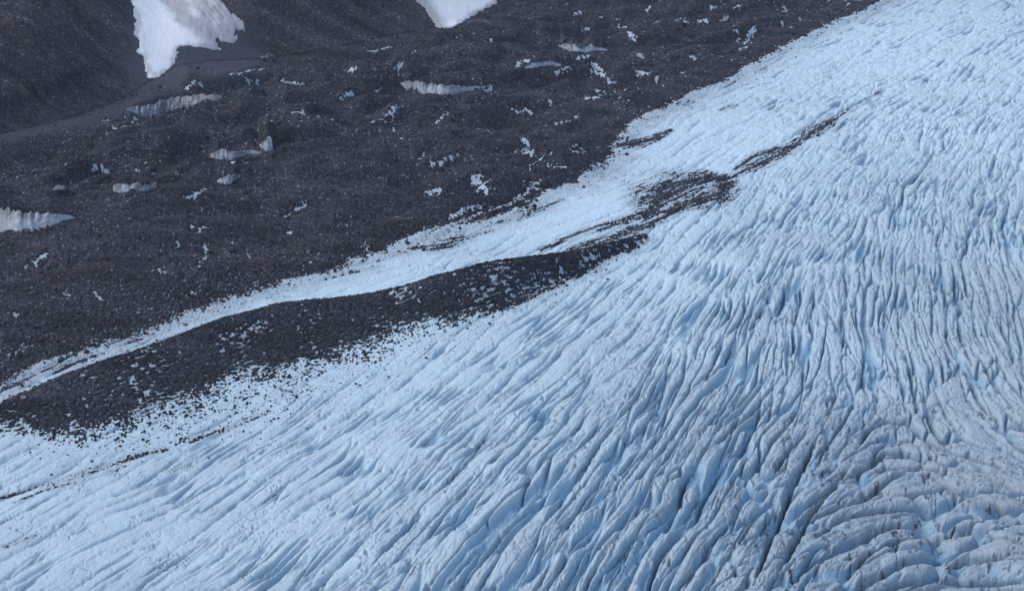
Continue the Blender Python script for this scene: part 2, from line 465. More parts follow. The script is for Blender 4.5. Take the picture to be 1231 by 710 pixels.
seams = []
for pts in ARCS:
    P = at_z(pts, 0.5)
    t_ = np.linspace(0, len(P) - 1, 60)
    Q = np.stack([np.interp(t_, np.arange(len(P)), P[:, k]) for k in (0, 1)], 1)
    nz = gnoise(t_ * 0.9 + len(seams) * 7.7, t_ * 0 + 3.3, 655) * 1.1
    dv = np.gradient(Q, axis=0); dv /= np.linalg.norm(dv, axis=1)[:, None] + 1e-9
    Q = Q + np.stack([-dv[:, 1], dv[:, 0]], 1) * nz[:, None]
    for q in Q:
        i, j = cell(*q); occ[i, j] = len(seams)
    seams.append((Q, 1.25))
for trial in range(18000):
    r_ = math.sqrt(gs.uniform(242.0 ** 2, 1120.0 ** 2)); t_ = gs.uniform(T0 + .01, T1 - .01)
    x, y = r_ * math.sin(t_), r_ * math.cos(t_)
    i, j = vidx(x, y)
    if not (0 <= i < NR and 0 <= j < NT) or lat_sd[i, j] > -1 or med_sd[i, j] > 1:
        continue
    sep = 3.9 * SIZE[i, j] * gs.uniform(0.7, 1.5)
    if near_other(x, y, sep, -9):
        continue
    n_ = len(seams); lim = (12 + 60 * gs.random() ** 1.6) * ASP[i, j]; halves = []
    for sgn in (1, -1):
        px_, py_ = x, y; pd = None; run = []; d_ = 0
        while d_ < lim:
            i, j = vidx(px_, py_)
            if not (0 <= i < NR and 0 <= j < NT) or lat_sd[i, j] > 0 or med_sd[i, j] > 2:
                break
            a_ = 0.5 * math.atan2(fl2[1][i, j], fl2[0][i, j])
            vx, vy = math.cos(a_), math.sin(a_)
            if pd is None:
                vx, vy = vx * sgn, vy * sgn
            elif vx * pd[0] + vy * pd[1] < 0:
                vx, vy = -vx, -vy
            pd = (vx, vy)
            px_ += vx * 1.5; py_ += vy * 1.5; d_ += 1.5
            if near_other(px_, py_, sep * 0.36, n_):
                break
            run.append((px_, py_))
        halves.append(run)
    line = halves[1][::-1] + [(x, y)] + halves[0]
    if len(line) < 6:
        continue
    for q in line:
        i, j = cell(*q)
        if 0 <= i < occ.shape[0] and 0 <= j < occ.shape[1]:
            occ[i, j] = n_
    seams.append((np.array(line)[::2] if len(line) > 12 else np.array(line), 0.35 + 0.75 * gs.random() ** 1.1))
sD = np.full(X.shape, 9.0, f32); sW = np.zeros(X.shape, f32)
for Q, wt in seams:
    n_ = len(Q)
    for k in range(n_ - 1):
        (ax, ay), (bx, by) = Q[k], Q[k + 1]
        tp = min(1.0, 5.0 * min(k + 0.5, n_ - k - 1.5) / n_ + 0.12) * wt
        rm = math.hypot((ax + bx) / 2, (ay + by) / 2); tm = math.atan2(ax + bx, ay + by)
        m_ = 8.0 + math.hypot(bx - ax, by - ay) / 2
        a0 = max(int((math.log(rm - m_) - L0_) / dl), 0); a1 = min(int((math.log(rm + m_) - L0_) / dl) + 1, NR)
        c0 = max(int((tm - m_ / rm - T0) / dth), 0); c1 = min(int((tm + m_ / rm - T0) / dth) + 1, NT)
        if a1 <= a0 or c1 <= c0:
            continue
        x_ = X[a0:a1, c0:c1]; y_ = Y[a0:a1, c0:c1]
        ex, ey = f32(bx - ax), f32(by - ay)
        t_ = np.clip(((x_ - f32(ax)) * ex + (y_ - f32(ay)) * ey) / (ex * ex + ey * ey + f32(1e-6)), 0, 1)
        d = np.hypot(x_ - f32(ax) - t_ * ex, y_ - f32(ay) - t_ * ey)
        o = sD[a0:a1, c0:c1]; m = d < o
        o[m] = d[m]; sW[a0:a1, c0:c1][m] = tp
sDw = np.maximum(sD + fbm(X / 2.6, Y / 2.6, 661, 2) * 0.30, 0)
chunk = fbm(X / 38, Y / 38, 671, 2)
# broad backs: flat on top, falling steeply into a narrow seam
s0_ = 1 - np.exp(-g0 / 0.065); s1_ = 1 - np.exp(-g1 / 0.14); s2_ = 1 - np.exp(-g2 / 0.20)
farther = smooth(520, 760, Y)
near_k = smooth(640, 430, np.hypot(X, Y))
ice_rel = ((b0 * 0.50 + s0_ * 0.48) * big * SIZE * (0.55 + 0.9 * smooth(-0.25, 0.35, chunk)) - sW * (1.05 - 0.55 * smooth(-0.1, 0.5, chunk)) * (np.exp(-sDw / (0.45 * SIZE)) * 1.0 + np.exp(-sDw / (1.7 * SIZE)) * 0.7) * SIZE * (0.30 + 0.75 * ROUGH) + (b1 * 0.13 + s1_ * 0.17) * np.clip(1.65 - 0.55 * SIZE, 0.4, 1) * (0.25 + 0.75 * ROUGH) * n_amp * (1 + 1.0 * farther) * (1 - 0.40 * near_k) + (b2 * 0.10 + s2_ * 0.11) * (0.4 + 0.6 * ROUGH) * (1 + 2.0 * farther) * (1 - 0.5 * near_k)) * lobe_k
ice_rel += fbm(XW / 6.0, YW / 6.0, 277, 3) * (0.10 + 0.62 * farther * smooth(-8, -40, lat_sd)) * lobe_k
# crevasses open along some of the creases
sel = fbm(XW / 22, YW / 22, 231, 3)
gate = smooth(0.03, 0.25, OPEN)
opn = np.clip(OPEN * 1.2 + sel * 0.8 * gate - 0.15, 0, 1.2) * lobe_k
opn1 = np.clip(OPEN * 0.95 + fbm(XW / 13, YW / 13, 236, 3) * 0.8 * gate - 0.28, 0, 1.1) * lobe_k
crev = np.exp(-(g0 / (0.03 + 0.07 * opn * opn)) ** 2) * np.minimum(opn * 1.3, 1) * smooth(-0.10, 0.0, b0)
crev1 = np.exp(-(g1 / (0.06 + 0.13 * opn1 * opn1)) ** 2) * np.minimum(opn1 * 1.3, 1) * smooth(-0.10, 0.0, b1)
crev2 = np.exp(-(g2 / 0.10) ** 2) * np.clip(OPEN * 0.8 + fbm(X / 12, Y / 12, 251, 2) * 0.7, 0, 1) * lobe_k
brk = fbm(X / 9, Y / 9, 667, 2)
opn_s = np.clip(OPEN * 1.0 * sW + (sel * 0.6 + brk * 0.5) * gate * sW - 0.05, 0, 1.1) * lobe_k
crev_s = np.exp(-(sDw / (0.20 + 0.55 * opn_s)) ** 2) * np.minimum(opn_s * 1.6, 1)
crev = crev * 0.85
carve = np.maximum(crev_s * (1.6 + 4.4 * opn_s), crev * (1.6 + 2.4 * opn))
carve = np.maximum(carve, np.exp(-(sDw / 0.30) ** 2) * 1.5 * sW * smooth(0.3, 0.8, ROUGH) * smooth(-0.35, 0.2, brk) * lobe_k)
crev1 = crev1 * (1 - 0.5 * near_k)
carve = np.maximum(carve, crev1 * (0.8 + 1.6 * opn1))
ice_rel -= carve + crev2 * 0.6
# hairline fissures across the backs
fis = np.abs(fbm(X / 7.0, Y / 7.0, 281, 3)); fis_g = smooth(0.0, 0.45, fbm(X / 16, Y / 16, 285, 2) + GREY * 0.9 - 0.25)
fissure = smooth(0.035, 0.008, fis) * fis_g * lobe_k
seam = smooth(0.030, 0.006, np.abs(fbm(X / 7.5 + fbm(X / 6, Y / 6, 287, 2) * 0.25, Y / 26, 288, 2))) * smooth(0.30, 0.5, GREY) * smooth(-0.1, 0.2, fbm(X / 9, Y / 9, 289, 2)) * lobe_k
ice_rel -= fissure * 0.6 + seam * 0.8
# broken, chipped skin
ice_rel -= (np.abs(fbm(XW / 2.8, YW / 2.8, 291, 3)) * 0.42 - 0.08) * (0.15 + 0.6 * smooth(0.3, 1.0, ROUGH)) * np.clip(1.5 - 0.65 * SIZE, 0.2, 1) * (1 - 0.35 * near_k) * lobe_k
# fine surface: shallow furrows and pits
ice_rel += (fbm(X / 3.4, Y / 3.4, 301, 3) * 0.12 + np.minimum(fbm(X / 1.5, Y / 1.5, 331, 2), 0) * 0.14) * (0.5 + 0.5 * ROUGH) * lobe_k
pit = np.clip(fbm(XW / 4.2, YW / 4.2, 341, 2) - 0.60, 0, 0.35) * smooth(0.4, 0.8, ROUGH) * lobe_k
ice_rel -= pit * 9.0
Zice = macro + ice_rel - 0.12 * on_med - 0.32 * smooth(3, 9, lat_sd)
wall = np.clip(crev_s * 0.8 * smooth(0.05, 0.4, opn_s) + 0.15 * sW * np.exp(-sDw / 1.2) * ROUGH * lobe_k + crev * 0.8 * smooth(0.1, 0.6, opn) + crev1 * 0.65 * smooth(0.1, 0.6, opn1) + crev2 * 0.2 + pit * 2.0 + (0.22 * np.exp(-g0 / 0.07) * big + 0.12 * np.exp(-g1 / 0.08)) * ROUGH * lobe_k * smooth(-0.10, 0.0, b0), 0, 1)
dust = fbm(X / 30, Y / 30, 361, 3) * 0.55 + fbm(XW / 7, YW / 7, 371, 3) * 0.5
dust = np.clip(GREY * 1.25 + dust * 0.55 * (0.25 + GREY), 0, 1) * (1 - 0.8 * np.clip((crev + crev1) * 1.2, 0, 1)) + fissure * 0.5
n_dd = fbm(X / 9, Y / 9, 365, 3) * 8
near_deb = smooth(-18, 2, lat_sd + n_dd)
dust = np.clip(dust + near_deb * 0.75, 0, 1).astype(f32)
STAIN = [([(1053, 581), (1056, 592)], 1.0), ([(1109, 574), (1111, 586)], 1.0), ([(1113, 548), (1111, 560)], .9), ([(1104, 618), (1101, 630), (1100, 644)], .7), ([(1075, 643), (1078, 660)], 1.2), ([(1038, 651), (1040, 661)], .9), ([(1019, 663), (1021, 680), (1023, 690)], .7),
         ([(1138, 678), (1139, 695)], .9), ([(1187, 612), (1194, 608)], .8), ([(976, 563), (977, 574)], .7), ([(985, 575), (990, 568), (998, 562)], .8), ([(1060, 545), (1062, 560)], .6), ([(1088, 590), (1087, 600)], .6), ([(1178, 492), (1183, 499)], 1.0), ([(920, 615), (922, 640)], .5), ([(1142, 640), (1147, 634)], .7),
         ([(1080, 620), (1083, 632)], .6), ([(949, 695), (953, 705)], .9), ([(995, 655), (1000, 664)], .7), ([(1060, 690), (1062, 702)], .7), ([(1012, 640), (1016, 650)], .6)]
stain = np.zeros(X.shape, f32)
for pts, w_ in STAIN:
    P = at_z(pts, 0.5); rm = np.hypot(P[:, 0], P[:, 1]).mean()
    a0 = int((math.log(rm - 22) - L0_) / dl); a1 = int((math.log(rm + 22) - L0_) / dl)
    tm = np.arctan2(P[:, 0], P[:, 1]).mean(); bb0 = int((tm - 0.05 - T0) / dth); bb1 = min(int((tm + 0.05 - T0) / dth), NT)
    sl = (slice(max(a0, 0), a1), slice(bb0, bb1))
    d, _, _ = poly_dist(X[sl], Y[sl], P)
    stain[sl] = np.maximum(stain[sl], smooth(0.1, 0.6, 1.05 - d / (w_ * 0.75) + fbm(X[sl] / 1.3, Y[sl] / 1.3, 391, 3) * 2.2 - 0.15))
bare = np.clip((GREY - 0.10) * 1.75 + 0.25 * fbm(X / 24, Y / 24, 399, 3) * smooth(0.05, 0.3, GREY), 0, 1)
stain = np.maximum(stain, 0.75 * smooth(0.40, 0.52, fbm(X / 2.2, Y / 2.2, 395, 3)) * smooth(0.25, 0.5, fbm(X / 14, Y / 14, 397, 2) + GREY * 0.6 - 0.15) * smooth(0.3, 0.5, GREY))
stain = np.maximum(stain, seam * smooth(0.35, 0.55, GREY) * smooth(-0.2, 0.25, fbm(X / 3, Y / 3, 398, 2)) * 0.85)
del XW, YW

# ------------------------------------------------------------------ debris lying on the ice
ax_ = at_z([(100, 470), (700, 312)]); axv = ax_[1] - ax_[0]; axv = axv / np.linalg.norm(axv)
A_ = X * axv[0] + Y * axv[1]; B_ = -X * axv[1] + Y * axv[0]
streakn = fbm(A_ / 5.5, B_ / 1.5, 401, 2)
n_mid = fbm(X / 11, Y / 11, 411, 4)
n_fine = fbm(X / 2.1, Y / 2.1, 421, 3)
n_grit = gnoise(X / 0.9, Y / 0.9, 433)

# strokes of ice showing through the debris: (points, half width in metres, roughness)
HOLES = [([(714, 76), (718, 82), (723, 90), (730, 96), (738, 101)], 1.4), ([(686, 122), (700, 119), (712, 118), (725, 114), (738, 110), (745, 107)], .9), ([(713, 108), (720, 110), (733, 111)], 1.0),
         ([(667, 88), (675, 84), (684, 80)], 1.0), ([(693, 69), (709, 67)], .8), ([(621, 80), (626, 74), (632, 73)], 1.3), ([(747, 31), (751, 33)], 1.1), ([(755, 38), (758, 41), (761, 47)], 1.3),
         ([(470, 137), (473, 131), (477, 125)], 1.0), ([(525, 147), (530, 142), (537, 136)], .9), ([(446, 147), (462, 145)], .8), ([(577, 155), (584, 156), (590, 160)], 1.2), ([(617, 131), (624, 136)], .9), ([(632, 131), (638, 136)], .9), ([(656, 136), (661, 135)], .8),
         ([(630, 168), (634, 175), (633, 182)], 1.4), ([(620, 182), (630, 182), (640, 186)], 1.2), ([(573, 214), (580, 222), (588, 232)], 2.0), ([(577, 226), (590, 216)], 1.6), ([(582, 220), (585, 232)], 1.6), ([(515, 230), (524, 229), (541, 232)], 2.2),
         ([(506, 190), (510, 186)], .8), ([(536, 174), (550, 174)], .7), ([(517, 196), (525, 198), (533, 194)], .8), ([(542, 188), (553, 187)], .8), ([(537, 192), (545, 190)], .7), ([(638, 197), (650, 190), (661, 184)], .8), ([(637, 204), (645, 199)], .8),
         ([(659, 200), (680, 201)], .6), ([(610, 247), (625, 240), (640, 222), (648, 216)], .8), ([(599, 268), (612, 258), (620, 250)], .9), ([(636, 224), (648, 227)], 1.2), ([(618, 238), (625, 236)], 1.2), ([(540, 262), (560, 252), (575, 247)], 1.3),
         ([(468, 300), (485, 290), (500, 283), (523, 273)], 1.8), ([(520, 281), (545, 268), (566, 262)], 1.2), ([(560, 262), (590, 252), (615, 243)], .8), ([(668, 148), (683, 145), (693, 140)], .8), ([(487, 162), (505, 160)], 1.0), ([(487, 172), (491, 169)], .8),
         ([(586, 22), (597, 12)], 1.0), ([(605, 14), (618, 18)], 1.8), ([(560, 28), (580, 18), (600, 8)], 1.2), ([(627, 9), (640, 13)], 1.1), ([(655, 8), (664, 10)], .8), ([(670, 6), (684, 4)], .9), ([(690, 18), (697, 14)], 1.1), ([(693, 37), (702, 36)], .8),
         ([(442, 62), (455, 60), (470, 56)], .8), ([(450, 53), (455, 58)], .9), ([(421, 82), (424, 84)], 1.1), ([(478, 82), (481, 77)], 1.0), ([(410, 118), (424, 113)], 1.0), ([(450, 110), (458, 105)], .7), ([(497, 62), (503, 61)], .8), ([(584, 108), (590, 104)], .9),
         ([(228, 237), (234, 233), (240, 230)], 1.3), ([(244, 228), (256, 224)], .8), ([(357, 251), (364, 249), (368, 243), (362, 241)], .7), ([(240, 278), (247, 270)], .9), ([(229, 270), (232, 274)], .7), ([(230, 322), (240, 318), (246, 308), (247, 293)], .8),
         ([(40, 315), (50, 309), (56, 304)], 1.0), ([(31, 321), (36, 317)], .8), ([(45, 320), (52, 319)], .9), ([(76, 350), (81, 356)], 1.1), ([(114, 352), (121, 359)], .8), ([(18, 375), (20, 380)], .7), ([(278, 289), (281, 291)], .9), ([(296, 300), (301, 312)], .7), ([(345, 278), (348, 280)], .9),
         ([(190, 323), (197, 327)], .7), ([(213, 290), (217, 300)], .6), ([(340, 260), (347, 258)], .6), ([(112, 202), (120, 203), (128, 205)], 1.0), ([(141, 200), (152, 199)], .7), ([(352, 136), (365, 135)], 1.0), ([(280, 196), (296, 195)], 1.0), ([(161, 148), (163, 143)], 1.0), ([(135, 154), (158, 151)], .6),
         ([(5, 163), (12, 161)], .9), ([(22, 160), (27, 159)], .7), ([(166, 107), (180, 105), (187, 108)], .9), ([(285, 88), (300, 84), (320, 82)], .9), ([(340, 98), (352, 99), (372, 100)], .8), ([(224, 106), (240, 100)], 1.0), ([(296, 96), (300, 99)], 1.0), ([(275, 90), (282, 88)], .8),
         ([(832, 67), (836, 72)], 1.1), ([(857, 66), (868, 68), (880, 72)], .7), ([(896, 52), (900, 42), (905, 34)], 1.3), ([(888, 60), (896, 56)], 1.1), ([(840, 26), (850, 25)], 1.0), ([(855, 8), (862, 10)], 1.2), ([(941, 6), (945, 14)], 1.2), ([(908, 22), (918, 20)], .8), ([(960, 20), (975, 26)], .7),
         ([(940, 26), (953, 34)], .8), ([(880, 10), (890, 6)], .8), ([(815, 22), (825, 26)], .9), ([(789, 93), (797, 104)], .7), ([(765, 85), (780, 88)], 1.0), ([(764, 90), (770, 90)], .8), ([(812, 25), (820, 21)], 1.0), ([(784, 30), (790, 26)], .9), ([(778, 12), (783, 6)], .8),
         ([(820, 88), (823, 87)], .9), ([(690, 176), (694, 175), (700, 180)], 1.1), ([(690, 182), (700, 184), (704, 182)], .8)]
hole = np.zeros(X.shape, f32)
for pts, w in HOLES:
    P = cast(pts)[:, :2]
    if len(P) == 1:
        continue
    rr = np.hypot(P[:, 0], P[:, 1]); tt = np.arctan2(P[:, 0], P[:, 1]); m = w * 4 + 3
    a0 = int((math.log(rr.min() - m * 2.2) - L0_) / dl); a1 = int((math.log(rr.max() + m * 2.2) - L0_) / dl) + 1
    b0 = int((tt.min() - m / rr.min() - T0) / dth); b1_ = int((tt.max() + m / rr.min() - T0) / dth) + 1
    a0, b0 = max(a0, 0), max(b0, 0); a1, b1_ = min(a1, NR), min(b1_, NT)
    if a1 <= a0 or b1_ <= b0:
        continue
    sl = (slice(a0, a1), slice(b0, b1_))
    ca, sa = P.mean(0) / np.hypot(*P.mean(0))      # radial direction: the ground is seen at a slant, holes stretch away from us
    d, _, _ = poly_dist(X[sl], Y[sl], P)
    v = 1.25 - d / (w * 2.0)
    hole[sl] = np.maximum(hole[sl], v)
n_small = fbm(X / 1.05, Y / 1.05, 425, 2)
hole = np.clip(hole - 0.40 + (n_small * 1.1 + n_fine * 1.3 + n_mid * 0.5 + n_grit * 0.5) * (hole > 0.01), 0, 1.0)

# scattered small openings where the photo shows flecks of ice
fleck_far = smooth(560, 700, Y) * smooth(0.3, 0.62, fbm(X / 38, Y / 38, 451, 2) + 0.34 * smooth(150, 420, X + 0.3 * (Y - 600)))
fleck = smooth(0.34, 0.50, fbm(X / 3.6, Y / 3.6, 455, 3) + 0.18 * streakn + 0.2 * fbm(X / 16, Y / 16, 457, 2)) * (0.25 + 0.75 * fleck_far) * smooth(470, 560, Y)
hole = np.maximum(hole, fleck * 1.1 * (lat_sd > 3))
hole *= smooth(-8, -14, dB)

n_edge = n_mid * 0.8 + n_fine * 1.2 + n_grit * 0.7
T_lat = np.clip(lat_sd / 4.0, -2.4, 1.2) + n_edge * np.clip(1.2 - lat_sd / 20, 0.12, 1.2) - 0.15
# a looser, speckled margin along the white strip
west = smooth(90, -60, X + 0.25 * (Y - 480))
spk = smooth(44, 2, lat_sd) * west + smooth(9, 1, lat_sd) * (1 - west) * 0.7
sp_n = n_fine * 0.9 + n_grit * 0.75 + 0.25 * fbm(X / 13, Y / 13, 461, 2)
T_lat = np.where(lat_sd > -2, T_lat - smooth(0.46, 0.62, sp_n + 0.38 * spk - 0.06) * 2.4 * (spk > 0.03), T_lat)
T_lat = np.maximum(T_lat, -2.0) * 0.5
T_lat = T_lat - hole * 1.6
T_lat = np.where(dB > 2, np.maximum(T_lat, 0.5), T_lat)
Zdeb = macro + T_lat + (n_fine * 0.13 + n_mid * 0.25) * smooth(1, 6, lat_sd)
# slope gullies running down the hillside
sa_ = X * up_dir[0] + Y * up_dir[1]; sb_ = -X * up_dir[1] + Y * up_dir[0]
gul = -np.abs(fbm(sb_ / 9 + fbm(X / 40, Y / 40, 501, 2) * 1.0, sa_ / 70, 511, 3)) * 1.4 + fbm(sb_ / 3.2 + fbm(X / 30, Y / 30, 503, 2), sa_ / 45, 517, 2) * 0.28 + 0.3
Zdeb = Zdeb + (gul * 4.6 + fbm(X / 9, Y / 9, 521, 3) * 1.1) * smooth(4, 30, dB) * smooth(2, 22, np.abs(q1))
# dark bluff at the left foot of the slope
lip = cast([(-60, 150), (0, 128), (30, 120), (55, 112), (85, 98), (100, 92)])[:, :2]
dlip, slip, _ = poly_dist(X, Y, lip)
Zdeb = Zdeb + np.where(slip > 0, 3.2 * smooth(26, 0, dlip), -1.0 * smooth(10, 0, dlip)).astype(f32) * (dB > 0)

T_med = np.clip(med_sd / 2.6, -3.0, 1.4)
fr = smooth(-2, 5, fr_sd)
mn = n_small * 0.85 + n_fine * 0.55 + n_mid * 0.45 + n_grit * 0.6 + streakn * 0.4
T_med = np.maximum(T_med, fr * (-0.50 + 0.95 * np.exp(np.minimum(med_sd, 0) / 7.5)) - 3.0 * (1 - fr))
T_med = T_med + mn * np.clip(1.2 - med_sd / 8, 0.15, 1.1)
med_u = A_ - (ax_[0] @ axv)
fl_dens = smooth(-60, 20, med_u) * smooth(330, 180, med_u)
pinch = np.exp(-((np.hypot(X - at_z([(482, 358)], 3)[0][0], Y - at_z([(482, 358)], 3)[0][1])) / 6.5) ** 2)
fl_m = fbm(A_ / 3.4, B_ / 0.85, 601, 2) * 0.95 + 0.45 * fbm(X / 17, Y / 17, 611, 2)
T_med = T_med - smooth(0.36 - 0.17 * fl_dens, 0.50 - 0.1 * fl_dens, fl_m + 0.5 * pinch) * 3.4
T_med = np.maximum(T_med, -2.5) * 0.40
Zmed = macro + np.where(med_sd > 3, ice_rel * 0.3, ice_rel) + T_med + n_mid * 0.18 * on_med

# thin dirty streaks on the white ice: (points, widths)
STREAKS = [([(775, 262), (785, 243), (803, 230), (830, 219), (855, 215), (878, 214)], [2, 6, 9, 8, 6, 2], .25), ([(770, 262), (800, 255), (830, 246), (858, 235), (872, 226), (882, 219)], [1.5, 3, 5, 5, 4, 1.5], .1),
           ([(884, 211), (905, 202), (930, 189), (950, 180), (962, 172)], [1.5, 2.4, 2.8, 2.4, 1.2], .08), ([(884, 204), (905, 190), (930, 181), (950, 174), (968, 166)], [1, 2, 2.2, 2, 1.5], .0), ([(966, 169), (975, 160), (990, 152), (1004, 144)], [1.5, 3.2, 3.2, 1.5], .12),
           ([(1004, 143), (1020, 132), (1045, 118), (1060, 109)], [1.2, 1, .8, .5], -.3), ([(720, 277), (750, 266), (775, 255), (800, 244)], [1.5, 2.5, 2.5, 2], -.1), ([(700, 292), (740, 283), (780, 268), (810, 256)], [1, 2, 2, 1.5], -.1), ([(690, 300), (730, 290), (770, 277), (800, 262)], [2, 2, 2, 1.5], .05),
           ([(650, 300), (690, 283), (720, 272), (760, 262)], [1.2, 1.8, 2, 2], -.15), ([(866, 134), (875, 130), (885, 127)], [.8, 1.1, .8], .1), ([(748, 176), (765, 173), (785, 168), (806, 157)], [2.2, 2.6, 1.8, .7], .6),
           ([(-30, 610), (0, 597), (43, 584), (83, 574), (117, 564), (147, 554), (172, 546), (198, 541)], [.6, .9, 1.2, 1.7, 2, 2, 1.8, 1.2], -.5), ([(20, 605), (50, 590), (90, 580), (130, 570), (150, 560)], [.8, 1, 1, 1, .7], -.6), ([(-30, 668), (0, 659), (25, 650), (43, 643)], [.8, 1.1, 1.1, .8], -.5),
           ([(230, 528), (255, 520), (290, 508), (320, 496)], [1.2, 1.6, 1.3, .8], -.4), ([(540, 296), (560, 288), (590, 279)], [2, 2.5, 1.5], -.35), ([(500, 298), (525, 296), (552, 286)], [3, 5, 3], -.2), ([(600, 268), (640, 258), (675, 240)], [2, 2.5, 1.5], -.35)]
stain = np.maximum(stain, 0.8 * np.exp(-(sDw / 0.5) ** 2) * smooth(0.42, 0.66, GREY) * smooth(-0.15, 0.25, fbm(X / 4, Y / 4, 681, 2)) * smooth(0.2, 0.5, sW))
dust = np.clip(np.maximum(dust, 0.75 * smooth(-9, 3, med_sd + n_mid * 5 + n_fine * 3) * (fr_sd > -8)), 0, 1).astype(f32)
stain = np.maximum(stain, 0.65 * smooth(-10, 2, med_sd + n_mid * 6) * (fr_sd > -6) * smooth(-0.1, 0.5, n_grit * 0.6 + n_small * 0.9))
stain = np.maximum(stain, 0.55 * smooth(-9, 1, lat_sd + n_mid * 7) * smooth(4, 1, lat_sd) * smooth(0.0, 0.5, n_grit * 0.6 + n_small * 0.9))
T_str = []
for pts, ws, bias in STREAKS:
    P = cast(pts)[:, :2]
    rr = np.hypot(P[:, 0], P[:, 1]); tt = np.arctan2(P[:, 0], P[:, 1]); m = max(ws) * 2 + 4
    a0 = max(int((math.log(rr.min() - m) - L0_) / dl), 0); a1 = min(int((math.log(rr.max() + m) - L0_) / dl) + 1, NR)
    b0 = max(int((tt.min() - m / rr.min() - T0) / dth), 0); b1_ = min(int((tt.max() + m / rr.min() - T0) / dth) + 1, NT)
    sl = (slice(a0, a1), slice(b0, b1_))
    d, _, w = poly_dist(X[sl], Y[sl], P, np.array(ws, float))
    dv = P[-1] - P[0]; dv = dv / np.linalg.norm(dv)
    a_ = X[sl] * dv[0] + Y[sl] * dv[1]; b_ = -X[sl] * dv[1] + Y[sl] * dv[0]
    sn = fbm(a_ / 13, b_ / 1.6, 700 + len(T_str), 3)
    t_ = (1.0 - d / (w * 1.25)) * 0.9 + sn * 1.35 + n_small[sl] * 0.8 + n_fine[sl] * 0.6 + n_grit[sl] * 0.6 - 0.38 + bias
    t_ = np.where(d > w * 2.2, -1.5, t_)
    dust[sl] = np.clip(np.maximum(dust[sl], 0.9 * smooth(-1.1, 0.5, (1.0 - d / (w * 1.7)) + sn * 0.9 + bias * 0.7 - 0.2)), 0, 1)
    halo = smooth(-1.0, 0.9, (1.0 - d / (w * 1.7)) + sn * 0.9 + bias * 0.7 - 0.3)
    stain[sl] = np.maximum(stain[sl], 0.8 * halo * smooth(-0.25, 0.45, n_grit[sl] * 0.6 + n_small[sl] * 0.9))
    T_str.append((sl, np.clip(t_, -1.5, 0.8) * 0.28))

# ------------------------------------------------------------------ materials
def mat(name):
    m = bpy.data.materials.new(name); m.use_nodes = True
    nt = m.node_tree
    b = nt.nodes['Principled BSDF']
    return m, nt, b


def N(nt, typ, **kw):
    n = nt.nodes.new(typ)
    for k, v in kw.items():
        if k in n.inputs:
            n.inputs[k].default_value = v
        else:
            setattr(n, k, v)
    return n


def mix(nt, fac, a, b, mode='MIX'):
    n = nt.nodes.new('ShaderNodeMix'); n.data_type = 'RGBA'; n.blend_type = mode
    for idx, val in ((0, fac), (6, a), (7, b)):
        if hasattr(val, 'is_linked'):
            nt.links.new(val, n.inputs[idx])
        else:
            n.inputs[idx].default_value = val if idx == 0 else (*val, 1)
    return n.outputs[2]


def math_(nt, op, a, b=0.0, clamp=False):
    n = nt.nodes.new('ShaderNodeMath'); n.operation = op; n.use_clamp = clamp
    for i, v in enumerate((a, b)):
        if hasattr(v, 'is_linked'):
            nt.links.new(v, n.inputs[i])
        else:
            n.inputs[i].default_value = v
    return n.outputs[0]


def ramp(nt, fac, stops):
    n = nt.nodes.new('ShaderNodeValToRGB')
    el = n.color_ramp.elements
    while len(el) > 1:
        el.remove(el[-1])
    el[0].position = stops[0][0]; el[0].color = (*stops[0][1], 1)
    for p, c in stops[1:]:
        e = el.new(p); e.color = (*c, 1)
    nt.links.new(fac, n.inputs[0])
    return n.outputs[0]


def noise(nt, co, scale, detail=4, rough=0.55):
    n = N(nt, 'ShaderNodeTexNoise', Scale=scale, Detail=detail, Roughness=rough)
    nt.links.new(co, n.inputs['Vector'])
    return n.outputs['Fac']


def objco(nt):
    return nt.nodes.new('ShaderNodeTexCoord').outputs['Object']


def attr(nt, name):
    n = nt.nodes.new('ShaderNodeAttribute'); n.attribute_name = name
    return n.outputs['Fac']


def bump(nt, b, height, dist, strength=1.0):
    n = N(nt, 'ShaderNodeBump', Strength=strength, Distance=dist)
    nt.links.new(height, n.inputs['Height']); nt.links.new(n.outputs[0], b.inputs['Normal'])


